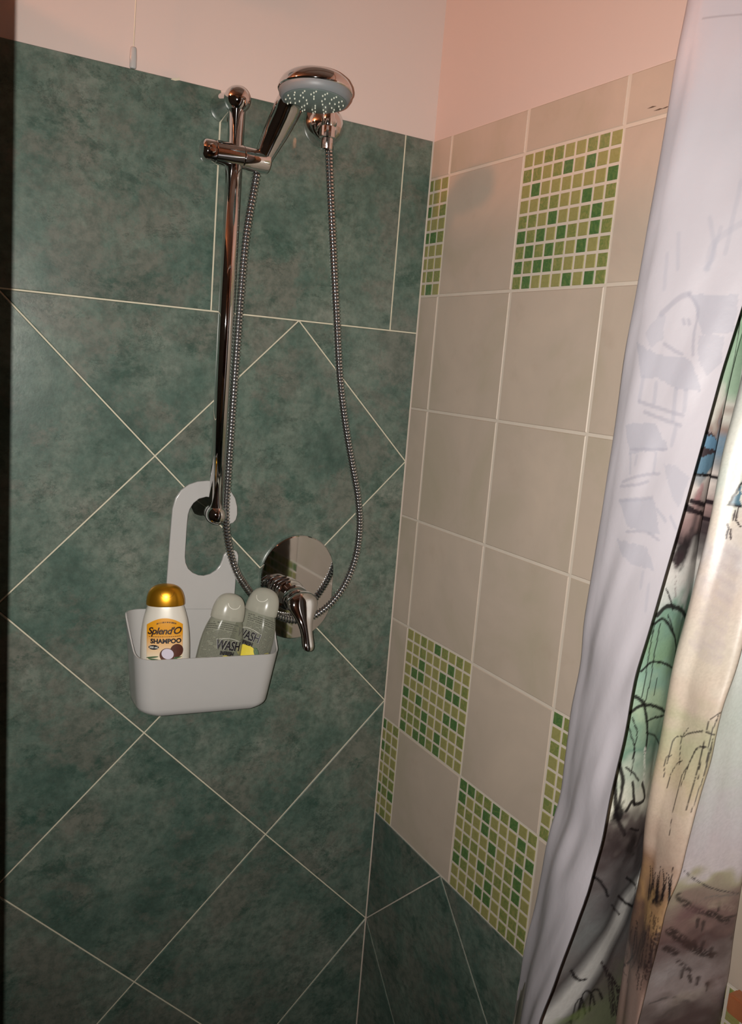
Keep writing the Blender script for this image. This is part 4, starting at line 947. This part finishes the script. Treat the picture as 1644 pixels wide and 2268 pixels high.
def sheet(name, W, Cc, flip):
    a, b = W.shape[:2]; org = np.array([-0.12, -0.75, ZBOT]); me = bpy.data.meshes.new(name)
    i = np.arange(a * b).reshape(a, b); q = np.stack([i[:-1, :-1], i[:-1, 1:], i[1:, 1:], i[1:, :-1]], -1).reshape(-1, 4)
    if flip: q = q[:, ::-1]
    me.vertices.add(a * b); me.vertices.foreach_set('co', (W - org).astype(np.float32).ravel())
    me.loops.add(q.size); me.loops.foreach_set('vertex_index', q.astype(np.int32).ravel()); me.polygons.add(len(q))
    me.polygons.foreach_set('loop_start', np.arange(0, q.size, 4, dtype=np.int32)); me.polygons.foreach_set('loop_total', np.full(len(q), 4, dtype=np.int32)); me.update(calc_edges=True)
    me.polygons.foreach_set('use_smooth', np.ones(len(q), bool)); ca = me.color_attributes.new('Col', 'FLOAT_COLOR', 'POINT')
    ca.data.foreach_set('color', np.concatenate([Cc, np.ones((a, b, 1))], -1).astype(np.float32).ravel())
    me.materials.append(M['curtain']); me.validate(); o = bpy.data.objects.new(name, me); COL.objects.link(o); o.parent = cur; return o
flip_o = sgn < 0
o1 = sheet('printed_side', outer, colr, not flip_o); o1['label'] = 'printed side with bamboo, huts and willow in black ink'
zi = np.arange(nz); nfl = int(np.searchsorted(par, 3.6)); ui = np.unique(np.r_[np.arange(0, nfl), np.arange(nfl, nu, 4), nu - 1])
o2 = sheet('inner_side', inner[zi][:, ui], icol[zi][:, ui], flip_o); o2['label'] = 'pale lilac inner side with the print showing through'
ed = W3[::8, 0]; V, F = sweep(ed, [0.00045] * len(ed), 8, up=(1, 0, 0)); mesh_obj('hem', V, F, M['hem'], cur, True)
# rings
for x_, yy in ((-0.10, None), (-0.055, None), (-0.03, None), (-0.14, None)):
    V = []; F = []; c0 = np.array([x_, YR, ZR - 0.0105]); R_, r_ = 0.026, 0.0018
    for i in range(28):
        a = 2 * math.pi * i / 28; cc = c0 + np.array([0, R_ * math.cos(a), R_ * math.sin(a)])
        for k in range(8):
            b = 2 * math.pi * k / 8; V.append(cc + r_ * (math.cos(b) * np.array([0, math.cos(a), math.sin(a)]) + math.sin(b) * np.array([1, 0, 0])))
    for i in range(28):
        for k in range(8): F.append((i * 8 + k, ((i + 1) % 28) * 8 + k, ((i + 1) % 28) * 8 + (k + 1) % 8, i * 8 + (k + 1) % 8))
    mesh_obj('ring', V, F, M['white'], cur, True)
